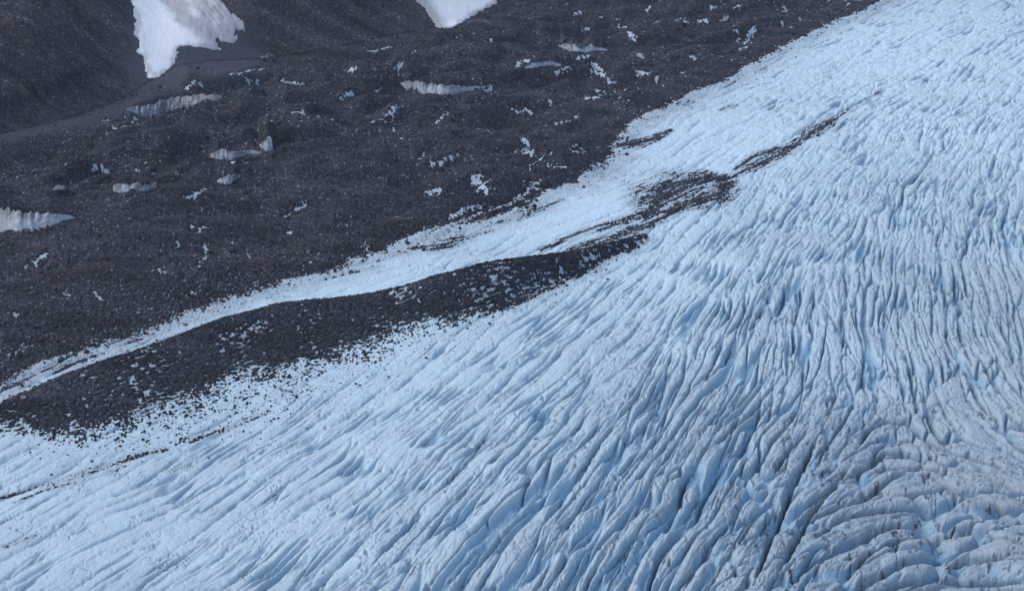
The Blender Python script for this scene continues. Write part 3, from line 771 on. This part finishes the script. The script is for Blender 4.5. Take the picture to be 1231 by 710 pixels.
def ice_material():
    m, nt, b = mat('glacier_ice')
    co = objco(nt)
    n1 = noise(nt, co, 0.35, 5); n2 = noise(nt, co, 1.7, 4); n3 = noise(nt, co, 0.06, 3)
    crust = mix(nt, n3, (0.59, 0.755, 0.83), (0.66, 0.79, 0.845))
    crust = mix(nt, math_(nt, 'MULTIPLY', n1, 0.4), crust, (0.55, 0.755, 0.87))
    crust = mix(nt, attr(nt, 'bare'), crust, mix(nt, n1, (0.30, 0.405, 0.485), (0.41, 0.505, 0.565)))
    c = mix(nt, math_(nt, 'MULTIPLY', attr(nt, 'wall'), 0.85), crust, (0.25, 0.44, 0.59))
    grime = mix(nt, n2, (0.25, 0.28, 0.325), (0.41, 0.43, 0.455))
    d = math_(nt, 'MULTIPLY', attr(nt, 'dust'), math_(nt, 'ADD', math_(nt, 'MULTIPLY', n2, 1.1), 0.05), True)
    c = mix(nt, d, c, grime)
    vo = N(nt, 'ShaderNodeTexVoronoi', Scale=0.55); nt.links.new(co, vo.inputs['Vector'])
    speck = math_(nt, 'MULTIPLY', math_(nt, 'LESS_THAN', vo.outputs['Distance'], 0.17), math_(nt, 'MULTIPLY', attr(nt, 'dust'), math_(nt, 'GREATER_THAN', n1, 0.52)))
    c = mix(nt, math_(nt, 'MULTIPLY', speck, 0.75), c, (0.10, 0.11, 0.13))
    c = mix(nt, math_(nt, 'MULTIPLY', attr(nt, 'stain'), 0.95), c, (0.045, 0.052, 0.068))
    nt.links.new(c, b.inputs['Base Color'])
    b.inputs['Roughness'].default_value = 0.5; b.inputs['Specular IOR Level'].default_value = 0.3
    bump(nt, b, math_(nt, 'ADD', n1, math_(nt, 'MULTIPLY', n2, 0.35)), 0.55, 0.8)
    return m


def debris_material(name, dark, mid, light, brown, lightness, ang=None, bscale=(0.016, 0.10, 0.05), bands=((0.36, .52), (0.47, 0.92), (0.53, 1.08), (0.66, 1.65))):
    m, nt, b = mat(name)
    co = objco(nt)
    n1 = noise(nt, co, 0.045, 5, 0.6); n2 = noise(nt, co, 0.5, 5, 0.65)
    v1 = N(nt, 'ShaderNodeTexVoronoi', Scale=1.25); nt.links.new(co, v1.inputs['Vector'])
    v2 = N(nt, 'ShaderNodeTexVoronoi', Scale=2.9); nt.links.new(co, v2.inputs['Vector'])
    s1 = nt.nodes.new('ShaderNodeSeparateColor'); nt.links.new(v1.outputs['Color'], s1.inputs[0])
    s2 = nt.nodes.new('ShaderNodeSeparateColor'); nt.links.new(v2.outputs['Color'], s2.inputs[0])
    c = mix(nt, n2, dark, mid)
    c = mix(nt, ramp(nt, n1, [(0.42, (0, 0, 0)), (0.68, (0.8, 0.8, 0.8))]), c, brown)
    mp = N(nt, 'ShaderNodeMapping'); nt.links.new(co, mp.inputs[0]); mp.inputs['Rotation'].default_value = (0, 0, BAND_ANG if ang is None else ang); mp.inputs['Scale'].default_value = bscale
    nb = noise(nt, mp.outputs[0], 1.0, 5, 0.65)
    c = mix(nt, 1.0, c, ramp(nt, nb, [(p, (k_ * 1.0, k_ * 0.99, k_ * (1.04 if k_ < 1 else 0.97))) for p, k_ in bands]), 'MULTIPLY')
    st = ramp(nt, s1.outputs[0], [(0.0, (0.45, 0.45, 0.45)), (0.6, (1, 1, 1)), (0.9, (1.7, 1.65, 1.6)), (0.975, (2.2, 2.1, 2.0)), (0.985, (lightness,) * 3)])
    c = mix(nt, 1.0, c, st, 'MULTIPLY')
    c = mix(nt, math_(nt, 'MULTIPLY', math_(nt, 'GREATER_THAN', s2.outputs[1], 0.985), 0.6), c, light)
    c = mix(nt, attr(nt, 'wet'), c, mix(nt, 1.0, c, (0.60, 0.66, 0.72), 'MULTIPLY'))
    c = mix(nt, attr(nt, 'fine'), c, mix(nt, n2, (0.055, 0.061, 0.082), (0.078, 0.085, 0.110)))
    nt.links.new(c, b.inputs['Base Color'])
    b.inputs['Roughness'].default_value = 0.85; b.inputs['Specular IOR Level'].default_value = 0.25
    h = math_(nt, 'ADD', math_(nt, 'MULTIPLY', v1.outputs['Distance'], -0.6), math_(nt, 'MULTIPLY', v2.outputs['Distance'], -0.25))
    h = math_(nt, 'ADD', h, n2)
    bump(nt, b, h, 0.7, 0.9)
    return m


def rock_material(name, tint):
    m, nt, b = mat(name)
    co = objco(nt)
    n1 = noise(nt, co, 0.9, 5, 0.65); n2 = noise(nt, co, 4.0, 4)
    a = nt.nodes.new('ShaderNodeAttribute'); a.attribute_name = 'shade'
    oi = nt.nodes.new('ShaderNodeObjectInfo')
    c = mix(nt, n1, tuple(t * 0.6 for t in tint), tuple(t * 1.35 for t in tint))
    c = mix(nt, 1.0, c, a.outputs['Color'], 'MULTIPLY')
    k = math_(nt, 'ADD', math_(nt, 'MULTIPLY', oi.outputs['Random'], 0.9), 0.55)
    kc = nt.nodes.new('ShaderNodeCombineColor')
    for i in range(3):
        nt.links.new(k, kc.inputs[i])
    c = mix(nt, 1.0, c, kc.outputs[0], 'MULTIPLY')
    nt.links.new(c, b.inputs['Base Color']); b.inputs['Roughness'].default_value = 0.8
    b.inputs['Specular IOR Level'].default_value = 0.25
    bump(nt, b, math_(nt, 'ADD', n1, math_(nt, 'MULTIPLY', n2, 0.3)), 0.3, 0.7)
    return m


def snow_material():
    m, nt, b = mat('old_snow')
    co = objco(nt)
    mp = N(nt, 'ShaderNodeMapping'); nt.links.new(co, mp.inputs[0]); mp.inputs['Rotation'].default_value = (0, 0, math.radians(-32)); mp.inputs['Scale'].default_value = (0.5, 0.06, 0.2)
    n1 = noise(nt, mp.outputs[0], 1.0, 5, 0.6); n2 = noise(nt, co, 0.12, 4); n3 = noise(nt, co, 1.1, 4)
    c = mix(nt, n2, (0.91, 0.92, 0.93), (0.86, 0.88, 0.90))
    dirt = math_(nt, 'MULTIPLY', attr(nt, 'dust'), math_(nt, 'ADD', n1, 0.5), True)
    c = mix(nt, dirt, c, mix(nt, n3, (0.34, 0.34, 0.355), (0.52, 0.505, 0.515)))
    nt.links.new(c, b.inputs['Base Color']); b.inputs['Roughness'].default_value = 0.7; b.inputs['Specular IOR Level'].default_value = 0.2
    bump(nt, b, math_(nt, 'ADD', n1, math_(nt, 'MULTIPLY', n3, 0.4)), 0.5, 0.6)
    return m


def wall_ice_material():
    m, nt, b = mat('dirty_wall_ice')
    co = objco(nt)
    mp = N(nt, 'ShaderNodeMapping'); nt.links.new(co, mp.inputs[0]); mp.inputs['Scale'].default_value = (0.8, 0.5, 0.34)
    n1 = noise(nt, mp.outputs[0], 0.8, 5, 0.65); n2 = noise(nt, co, 0.6, 4)
    c = mix(nt, n2, (0.38, 0.435, 0.49), (0.54, 0.585, 0.625))
    d = math_(nt, 'MULTIPLY', math_(nt, 'ADD', attr(nt, 'dust'), -0.0), ramp(nt, n1, [(0.35, (0.25, 0.25, 0.25)), (0.6, (1.6, 1.6, 1.6))]), True)
    c = mix(nt, d, c, (0.13, 0.135, 0.15))
    nt.links.new(c, b.inputs['Base Color']); b.inputs['Roughness'].default_value = 0.45
    bump(nt, b, n1, 0.5, 0.7)
    return m


BAND_ANG = -math.atan2(axv[1], axv[0])
M_ICE = ice_material()
M_DEB = debris_material('slate_debris', (0.0205, 0.0230, 0.033), (0.036, 0.039, 0.053), (0.38, 0.40, 0.43), (0.040, 0.037, 0.046), 6.5)
M_HILL = debris_material('scree_slope', (0.025, 0.027, 0.037), (0.043, 0.045, 0.058), (0.22, 0.22, 0.25), (0.060, 0.050, 0.055), 4.0, -math.atan2(up_dir[1], up_dir[0]), (0.010, 0.17, 0.02), ((0.36, .38), (0.46, .95), (0.55, 1.2), (0.68, 2.1)))
M_MED = debris_material('black_debris', (0.017, 0.020, 0.028), (0.030, 0.034, 0.046), (0.30, 0.31, 0.33), (0.027, 0.029, 0.038), 3.5)
M_STREAK = debris_material('streak_grit', (0.019, 0.0225, 0.033), (0.038, 0.043, 0.057), (0.30, 0.30, 0.30), (0.036, 0.039, 0.049), 3.0)
M_ROCK = rock_material('dark_slate_rock', (0.025, 0.0275, 0.037))
M_PALE = rock_material('pale_rock', (0.13, 0.13, 0.14))
M_SNOW = snow_material()
M_WALL = wall_ice_material()


# ------------------------------------------------------------------ mesh building
def link(name, me, m=None, parent=None, loc=None):
    o = bpy.data.objects.new(name, me); COL.objects.link(o)
    if m is not None:
        me.materials.append(m)
    if parent is not None:
        o.parent = parent
    if loc is not None:
        o.location = loc
    return o


def quads_mesh(name, co, faces, attrs=None, smooth_=True):
    me = bpy.data.meshes.new(name)
    nf, k = faces.shape
    me.vertices.add(len(co)); me.vertices.foreach_set('co', np.ascontiguousarray(co, f32).ravel())
    me.loops.add(nf * k); me.loops.foreach_set('vertex_index', np.ascontiguousarray(faces, np.int32).ravel())
    me.polygons.add(nf); me.polygons.foreach_set('loop_start', np.arange(0, nf * k, k, dtype=np.int32))
    if smooth_:
        me.polygons.foreach_set('use_smooth', np.ones(nf, bool))
    for an, (typ, arr) in (attrs or {}).items():
        a = me.attributes.new(an, typ, 'POINT')
        a.data.foreach_set('value' if typ == 'FLOAT' else 'color', np.ascontiguousarray(arr, f32).ravel())
    me.update(calc_edges=True)
    return me


def grid_mesh(name, Z, vmask, attrs=None, win=None):
    """the terrain cells with a kept corner, as one mesh"""
    i0, i1, j0, j1 = win or (0, NR, 0, NT)
    vm = vmask
    fm = vm[:-1, :-1] | vm[1:, :-1] | vm[:-1, 1:] | vm[1:, 1:]
    ni, nj = vm.shape
    idx = np.arange(ni * nj).reshape(ni, nj)
    F = np.stack([idx[:-1, :-1][fm], idx[:-1, 1:][fm], idx[1:, 1:][fm], idx[1:, :-1][fm]], 1)
    used, inv = np.unique(F, return_inverse=True)
    F = inv.reshape(F.shape)
    co = np.stack([X[i0:i1, j0:j1].ravel()[used], Y[i0:i1, j0:j1].ravel()[used], Z.ravel()[used]], 1)
    at = {k: ('FLOAT', v.ravel()[used]) for k, v in (attrs or {}).items()}
    return quads_mesh(name, co, F, at)


def structure(o):
    o['kind'] = 'structure'
    return o


# the track of fine washed gravel at the slope foot, the cone under the snow
tr = cast([(-40, 178), (0, 167), (50, 155), (100, 145), (140, 132), (175, 118), (215, 100)], Zdeb)[:, :2]
dtr, _, wtr = poly_dist(X, Y, tr, np.array([5, 5, 6, 8, 9, 10, 9.]))
fine = np.maximum(0.75 * smooth(1.4, 0.4, dtr / wtr + n_mid * 0.8 + n_fine * 0.4), 0.9 * smooth(46, 26, fd + n_mid * 9)) * smooth(-40, -8, dB)
fine = np.clip(fine, 0, 1).astype(f32)

wet_sd = coarse(lambda x, y: poly_sd(x, y, cast([(430, 300), (490, 255), (545, 215), (580, 205), (640, 186), (700, 160), (745, 165), (735, 190), (700, 218), (640, 245), (590, 262), (500, 292)])[:, :2]), 3)
wet = smooth(-6, 9, wet_sd + n_mid * 12 + n_fine * 4) * 0.95 + 0.6 * smooth(0.2, 0.5, fbm(X / 24, Y / 60, 541, 3)) * smooth(5, 30, lat_sd)
wet = np.clip(wet, 0, 1).astype(f32)
wet_m = np.clip(smooth(-30, 40, (A_ - at_z([(500, 360)])[0] @ axv) + n_mid * 40), 0, 1).astype(f32)
ice_keep = ((T_lat < 0.75) | (lat_sd < 6)) & (dB < -6)
structure(link('glacier', grid_mesh('glacier', Zice, ice_keep, dict(wall=wall, dust=dust, stain=stain, bare=bare)), M_ICE))
deb_keep = (T_lat > -1.1) & (lat_sd > -14) & (dB <= 0)
structure(link('debris_slope', grid_mesh('debris_slope', Zdeb, deb_keep, dict(fine=fine, wet=wet)), M_DEB))
hill_keep = (dB > 0)
structure(link('hillside', grid_mesh('hillside', Zdeb, hill_keep & (dB > 0), dict(fine=fine)), M_HILL))
med_keep = (T_med > -0.7) & (med_sd > -40)
structure(link('medial_moraine', grid_mesh('medial_moraine', Zmed, med_keep, dict(wet=wet_m)), M_MED))
for k, (sl, t_) in enumerate(T_str):
    Zs = Zice[sl] + t_
    vm = t_ > -0.25
    if vm[1:, 1:].any():
        structure(link('debris_streak', grid_mesh('debris_streak', Zs, vm, None, (sl[0].start, sl[0].stop, sl[1].start, sl[1].stop)), M_STREAK))

Ztop = np.maximum(Zice, np.where(deb_keep | hill_keep, Zdeb, -1e3))
Ztop = np.maximum(Ztop, np.where(med_keep, Zmed, -1e3))

# ------------------------------------------------------------------ snow patches
def snow_patch(outline, thick, dust_fn, label, seed):
    P = cast(outline, Zdeb)[:, :2]
    sd = coarse(lambda x, y: poly_sd(x, y, P), 2)
    near = sd > -12
    ragged = fbm(X / 5, Y / 5, seed, 3) * 0.9 + n_fine * 0.9 + n_small * 0.5
    s = sd + ragged
    t = np.clip(s / 2.5, -1, 1)
    Zs = macro + np.where(t > 0, np.sqrt(np.maximum(t, 0)) * thick, t * 2.2) + fbm(X / 12, Y / 12, seed + 5, 3) * 0.35
    Zs = np.where(t > 0, np.maximum(Zs, Zdeb + np.sqrt(np.maximum(t, 0)) * thick * 0.6), np.minimum(Zs, Zdeb + t * 2.2))
    o = link('snow_patch', grid_mesh('snow_patch', Zs, (t > -0.7) & near, dict(dust=dust_fn(sd))), M_SNOW)
    o['label'] = label; o['category'] = 'snow patch'
    global Ztop
    Ztop = np.maximum(Ztop, np.where(t > 0, Zs, -1e3))
    return o


dl1 = cast([(196, -70), (200, -10), (222, 22), (250, 45), (268, 60)], Zdeb)[:, :2]
dl2 = cast([(226, -70), (226, -10), (245, 22), (262, 45), (285, 60)], Zdeb)[:, :2]


def dust1(sd):
    d1, _, _ = poly_dist(X, Y, dl1); d2, s2, _ = poly_dist(X, Y, dl2)
    return np.clip(0.6 * smooth(3.5, 0.5, sd + n_mid * 4) + 0.9 * np.exp(-((d1 + n_mid * 3) / 6) ** 4) + np.where(s2 > 0, 0.9 + n_mid * 0.4, 0.82 * np.exp(-(d2 / 3) ** 2)) + 0.02, 0, 1)


dl3 = cast([(505, -60), (510, 2), (522, 20), (530, 34)], Zdeb)[:, :2]


def dust2(sd):
    d1, _, _ = poly_dist(X, Y, dl3)
    return np.clip(0.6 * smooth(3.5, 0.5, sd + n_mid * 4) + 0.8 * np.exp(-(d1 / 5) ** 2) + 0.12, 0, 1)


snow_patch([(140, -90), (157, 0), (163, 25), (161, 40), (168, 52), (162, 70), (172, 66), (175, 90), (178, 96), (190, 93), (208, 80), (215, 57), (230, 56), (255, 60), (269, 63), (256, 43), (266, 50), (280, 53), (286, 47), (281, 40), (294, 36), (293, 27), (275, 12), (262, -2), (240, -90)],
           0.8, dust1, 'large forked white snow patch lying in the gully, its right side stained brown', 801)
snow_patch([(470, -90), (494, -2), (510, 10), (517, 22), (530, 35), (545, 33), (560, 24), (580, 13), (599, 4), (592, -6), (575, -90)],
           0.8, dust2, 'smaller wedge shaped snow patch with a dirty grey stripe down its side', 831)

# ------------------------------------------------------------------ ice walls
def ice_wall(c, seed):
    n, mrows = 120, 16
    s = np.linspace(0, 1, n); s0 = np.linspace(0, 1, 15)
    bx = np.interp(s, s0, c['B'][:, 0]); by = np.interp(s, s0, c['B'][:, 1]); bz = np.interp(s, s0, c['B'][:, 2])
    rT = np.interp(s, s0, c['rT']); tT = np.interp(s, s0, c['tT']); zT = np.interp(s, s0, c['zT'])
    tx, ty = rT * np.sin(tT), rT * np.cos(tT)
    L = np.hypot(bx[-1] - bx[0], by[-1] - by[0])
    h = np.maximum(zT - bz, 0.05)
    ragged = fbm(s * L / 3.0, s * 0 + seed, 900 + seed, 3)
    ragb = fbm(s * L / 2.0, s * 0 + seed + 9.5, 930 + seed, 3)
    zT = zT + ragged * 0.30 * h
    end = smooth(0, 0.06, s) * smooth(1, 0.94, s)
    nx, ny = -np.sin(tT), -np.cos(tT)
    rows = []
    prof = [(-0.25, 0.0)] + [(k / (mrows - 1), k / (mrows - 1)) for k in range(mrows)]
    for f, g_ in prof:
        fl_ = fbm(s * L / 1.3, s * 0 + f * 0.5 + seed, 960 + seed, 3) * 0.16 + fbm(s * L / 2.2, s * 0 + f * float(h.max()) / 1.6 + seed * 1.7, 965 + seed, 3) * 0.45 + fbm(s * L / 4, s * 0 + f * 0.8 + seed, 990 + seed, 2) * 0.35
        out = (0.55 + fl_ + 0.5 * math.sin(math.pi * max(f, 0)) ** 0.7) * np.minimum(h, 3.0) * 0.30 * end + 0.05
        zz = bz + (zT - bz) * f + (np.maximum(ragb, -0.1) * 0.55 * h if f < 0.15 else 0)
        rows.append(np.stack([bx + (tx - bx) * g_ + nx * out, by + (ty - by) * g_ + ny * out, zz], 1))
    # the top runs back into the slope and down behind
    rows.append(np.stack([tx - nx * 1.2, ty - ny * 1.2, zT + 0.05], 1))
    rows.append(np.stack([tx - nx * 2.6, ty - ny * 2.6, zT - 0.9], 1))
    rows.append(np.stack([tx - nx * 2.6, ty - ny * 2.6, bz - 1.0], 1))
    G = np.concatenate(rows)
    k = len(rows)
    idx = np.arange(k * n).reshape(k, n)
    wd = np.zeros((k, n)); band = fbm(s * L / 5, s * 0 + seed + 3.3, 970 + seed, 3)
    for q in range(k):
        f = min(max((q - 1) / (mrows - 1), 0), 1)
        wd[q] = c['dirt'] + 0.22 + 0.42 * smooth(0.72, 1.0, f + band * 0.35) + 0.35 * smooth(0.3, 0.0, f + band * 0.3)
    wd = np.clip(wd, 0, 1).ravel()
    F = np.stack([idx[:-1, :-1], idx[:-1, 1:], idx[1:, 1:], idx[1:, :-1]], -1).reshape(-1, 4)
    o_ = G.mean(0)
    me = quads_mesh('ice_wall', G - o_, F, dict(dust=('FLOAT', wd)))
    o = link('ice_wall', me, M_WALL, None, o_)
    o['label'] = c['label']; o['category'] = 'ice wall'; o['group'] = 'ice walls bared in the debris'


for k, c in enumerate(cliff_geo):
    ice_wall(c, k * 3 + 1)

# ------------------------------------------------------------------ stones
import bmesh
def rock_proto(seed, sub, rough=0.28):
    bm = bmesh.new(); bmesh.ops.create_icosphere(bm, subdivisions=sub, radius=1.0)
    v = np.array([p.co[:] for p in bm.verts]); g = np.random.default_rng(seed)
    # flatten against random planes: broken, angular blocks
    for _ in range(11):
        n = g.normal(size=3); n /= np.linalg.norm(n); d = g.uniform(0.55, 0.85)
        k = v @ n - d
        v = v - np.outer(np.maximum(k, 0), n)
    v *= np.array([g.uniform(0.8, 1.3), g.uniform(0.8, 1.2), g.uniform(0.6, 0.9)])
    v += g.normal(0, 0.03 * rough / 0.28, v.shape)
    F = np.array([[q.index for q in f.verts] for f in bm.faces]); bm.free()
    return v, F


def rubble(name, x, y, z, size, shade, m, seed):
    g = np.random.default_rng(seed)
    n = len(x)
    protos = [rock_proto(seed * 10 + k, 1) for k in range(6)]
    cos, Fs, sh = [], [], []
    off = 0
    which = g.integers(0, 6, n)
    for k, (v, F) in enumerate(protos):
        s = np.nonzero(which == k)[0]
        if not len(s):
            continue
        a = g.uniform(0, 2 * math.pi, len(s)); ca, sa = np.cos(a), np.sin(a)
        st = size[s][:, None] * np.stack([g.uniform(.8, 1.3, len(s)), g.uniform(.7, 1.1, len(s)), g.uniform(.6, 1.1, len(s))], 1)
        p = v[None] * st[:, None, :]
        q = np.stack([p[..., 0] * ca[:, None] - p[..., 1] * sa[:, None], p[..., 0] * sa[:, None] + p[..., 1] * ca[:, None], p[..., 2]], -1)
        q += np.stack([x[s], y[s], z[s] + size[s] * 0.22], 1)[:, None]
        cos.append(q.reshape(-1, 3)); Fs.append((F[None] + (np.arange(len(s)) * len(v))[:, None, None]).reshape(-1, 3) + off)
        c = np.repeat(shade[s], len(v), 0); sh.append(np.concatenate([c, np.ones((len(c), 1))], 1))
        off += len(s) * len(v)
    me = quads_mesh(name, np.concatenate(cos), np.concatenate(Fs), dict(shade=('FLOAT_COLOR', np.concatenate(sh))), False)
    o = link(name, me, m); o['kind'] = 'stuff'
    return o


def scatter(n, weight, seed):
    """n ground points, drawn evenly over the view where weight is high"""
    g = np.random.default_rng(seed)
    p = weight.ravel().astype(float); p = p / p.sum()
    k = g.choice(len(p), n, p=p)
    i, j = np.divmod(k, NT)
    r = np.exp(L0_ + (i + g.random(n)) * dl); t = T0 + (j + g.random(n)) * dth
    return r * np.sin(t), r * np.cos(t), r


vis_t = (np.abs(th) < 0.42)[None, :] * np.ones((NR, 1))
g = np.random.default_rng(77)


def shades(n, p_light, g):
    b = g.uniform(0.6, 1.7, n)
    lt = g.random(n) < p_light
    b = np.where(lt, g.uniform(2.5, 6.5, n), b)
    w = g.uniform(-0.10, 0.04, n)
    return np.stack([b * (1 + w), b, b * (1 - w * 0.8)], 1)


solid_lat = (T_lat > 0.05) & deb_keep
clump = smooth(-0.25, 0.45, fbm(X / 22, Y / 22, 1001, 3))
w_ = solid_lat * vis_t * (0.35 + clump) * (1 - 0.85 * fine) * (1 + 2.2 * smooth(30, 4, lat_sd) * smooth(720, 600, Y))
x, y, r = scatter(42000, w_, 1)
sz = (0.17 + 0.20 * g.pareto(3.0, len(x))).clip(0.15, 1.1) * (r / 620) ** 0.6
rubble('rubble', x, y, ground(x, y, Zdeb), sz, shades(len(x), 0.07, g), M_ROCK, 2)
x, y, r = scatter(11000, hill_keep * vis_t * (0.3 + clump) * (1 - 0.9 * fine) * (Ztop <= Zdeb + 0.01) * (Y < 1300), 3)
sz = (0.22 + 0.22 * g.pareto(3.2, len(x))).clip(0.2, 1.3)
rubble('scree', x, y, ground(x, y, Zdeb), sz, shades(len(x), 0.02, g), M_ROCK, 4)
wm = ((T_med > -0.02) & med_keep) * (0.4 + 1.8 * smooth(6, -8, med_sd)) * vis_t
x, y, r = scatter(14000, wm, 5)
sz = (0.13 + 0.13 * g.pareto(3.2, len(x))).clip(0.11, 0.6)
rubble('rubble', x, y, ground(x, y, Zmed), sz, shades(len(x), 0.012, g), M_ROCK, 6)
# stray stones on the clean ice beside the debris
ws = ((T_med < -0.05) & (Zice >= Ztop - 0.01)) * np.exp(-np.maximum(-np.maximum(fr_sd, np.minimum(lat_sd, 0) * 0.8), 0) / 5.0) * (lat_sd < 3) * vis_t * (Y > 300)
x, y, r = scatter(3800, ws, 7)
sz = (0.13 + 0.13 * g.pareto(2.6, len(x))).clip(0.12, 0.7)
rubble('gravel', x, y, ground(x, y, Zice), sz, shades(len(x), 0.0, g), M_ROCK, 8)

# boulders one can tell apart: each its own object, copies share a few meshes
def boulder_mesh(seed):
    v, F = rock_proto(seed, 3, 0.2)
    return quads_mesh('boulder', v, F, dict(shade=('FLOAT_COLOR', np.ones((len(v), 4)))), False)


b_mesh = [boulder_mesh(50 + k) for k in range(8)]
for me in b_mesh:
    me.materials.append(M_ROCK)
b_proto = bpy.data.objects.new('boulder', b_mesh[0])


def boulders(n, weight, Z, smin, smax, label, group, seed, first=[True]):
    g = np.random.default_rng(seed)
    x, y, r = scatter(n, weight, seed)
    z = ground(x, y, Z)
    for k in range(n):
        o = b_proto if first[0] else b_proto.copy()
        first[0] = False
        o.data = b_mesh[int(g.integers(0, len(b_mesh)))]
        s = smin + (smax - smin) * g.random() ** 3
        o.location = (x[k], y[k], z[k] + s * 0.25); o.scale = (s * g.uniform(.8, 1.3), s * g.uniform(.8, 1.1), s * g.uniform(.7, 1.1))
        o.rotation_euler = (g.uniform(-.3, .3), g.uniform(-.3, .3), g.uniform(0, 6.28))
        o['label'] = label; o['category'] = 'boulder'; o['group'] = group
        COL.objects.link(o)


boulders(110, (np.exp(-np.abs(med_sd + 3) / 4.0) * (fr_sd > -1) * (T_med > -0.15) * (X > at_z([(330, 430)])[0][0]) * med_keep * (B_ < (ax_[0] @ np.array([-axv[1], axv[0]])) + 4)), Ztop, 0.4, 1.05,
         'dark boulder at the lower fringe of the black debris ridge, on pale ice', 'boulders along the lower fringe of the ridge', 21)
boulders(90, np.exp(-np.abs(lat_sd - 1.5) / 2.5) * vis_t * (Y < 900) * (Y > 380), Ztop, 0.45, 1.3,
         'dark boulder at the edge where the debris slope meets the white ice', 'boulders along the debris edge', 23)
boulders(60, (lat_sd > 25) * solid_lat * vis_t * (dB < -10), Ztop, 0.7, 1.5,
         'grey boulder lying within the dark debris slope', 'boulders on the debris slope', 25)


def lone(px, size, label, m, seed, cat='boulder', name='boulder', Z=None):
    p = cast([px], Ztop if Z is None else Z)[0]
    me = boulder_mesh(seed)
    o = link(name, me, m, None, (p[0], p[1], p[2] + size * 0.2))
    o.scale = (size * 1.15, size, size)
    o.rotation_euler = (0.1, 0.05, seed)
    o['label'] = label; o['category'] = cat
    return o


lone((72, 228), 2.6, 'large pale boulder alone on dark debris, above the white ice wall', M_PALE, 91)
lone((85, 204), 1.2, 'smaller grey boulder just above the large pale boulder', M_ROCK, 92)
# the blocky pale outcrop right of the snow patch: stacked broken blocks in one mass
oc = cast([(321, 72)], Ztop)[0]
parts, Fc, off = [], [], 0
for k, (dx, dz, s) in enumerate([(-2.2, 1.0, 1.9), (0.3, 1.6, 2.3), (2.4, 2.0, 1.8), (1.2, 0.4, 1.6), (-0.8, 0.3, 1.5), (3.4, 0.8, 1.3), (0.9, 3.2, 1.3)]):
    v, F = rock_proto(140 + k, 2)
    parts.append(v * s + np.array([dx, 0.3 * (k % 3), dz])); Fc.append(F + off); off += len(v)
me = quads_mesh('rock_outcrop', np.concatenate(parts), np.concatenate(Fc), dict(shade=('FLOAT_COLOR', np.ones((off, 4)))), False)
o = link('rock_outcrop', me, M_PALE, None, oc)
o['label'] = 'pale blocky rock outcrop at the slope foot right of the larger snow patch'; o['category'] = 'rock outcrop'

# ------------------------------------------------------------------ light: thin overcast
HAZE = 0.00005
EL, AZ = 50.0, -80.0        # sun height and bearing (from straight ahead, clockwise)
w = bpy.data.worlds.new("World"); sc.world = w; w.use_nodes = True
nt = w.node_tree
sky = nt.nodes.new('ShaderNodeTexSky'); sky.sky_type = 'NISHITA'; sky.sun_disc = False
sky.sun_elevation = math.radians(EL); sky.sun_rotation = math.radians(AZ)
sky.air_density = 1.0; sky.dust_density = 2.0; sky.ozone_density = 1.0; sky.altitude = 800
nt.links.new(sky.outputs[0], nt.nodes['Background'].inputs[0])
nt.nodes['Background'].inputs[1].default_value = 0.12
sd = bpy.data.lights.new('sun', 'SUN'); sd.energy = 1.0; sd.angle = math.radians(50); sd.color = (1.0, 0.98, 0.92)
so = bpy.data.objects.new('sun', sd); COL.objects.link(so)
a, e = math.radians(AZ), math.radians(EL)
from mathutils import Vector
sun_dir = Vector((math.sin(a) * math.cos(e), math.cos(a) * math.cos(e), math.sin(e)))
so.rotation_euler = sun_dir.to_track_quat('Z', 'Y').to_euler(); so.location = (0, 0, 600)

# thin air between us and the far slope
bm = bmesh.new(); bmesh.ops.create_cube(bm, size=1.0)
me = bpy.data.meshes.new('haze'); bm.to_mesh(me); bm.free()
hz, nt, b = mat('haze')
vol = nt.nodes.new('ShaderNodeVolumePrincipled'); vol.inputs['Density'].default_value = HAZE
vol.inputs['Color'].default_value = (0.80, 0.88, 1.0, 1)
nt.nodes.remove(b); nt.links.new(vol.outputs[0], nt.nodes['Material Output'].inputs['Volume'])
ztop = max(float(Ztop.max()), CAM_Z) + 8; zlow = float(min(Zice.min(), Zdeb.min(), Zmed.min())) - 3
ho = link('haze', me, hz, None, (0, 740, (ztop + zlow) / 2)); ho.scale = (2400, 1900, ztop - zlow); ho['kind'] = 'stuff'

vs = sc.view_settings
vs.view_transform = 'Standard'; vs.look = 'None'; vs.gamma = 1.0; vs.use_curve_mapping = False
vs.exposure = 0.72
sc.cycles.max_bounces = 5; sc.cycles.diffuse_bounces = 4; sc.cycles.glossy_bounces = 2
sc.cycles.use_denoising = True
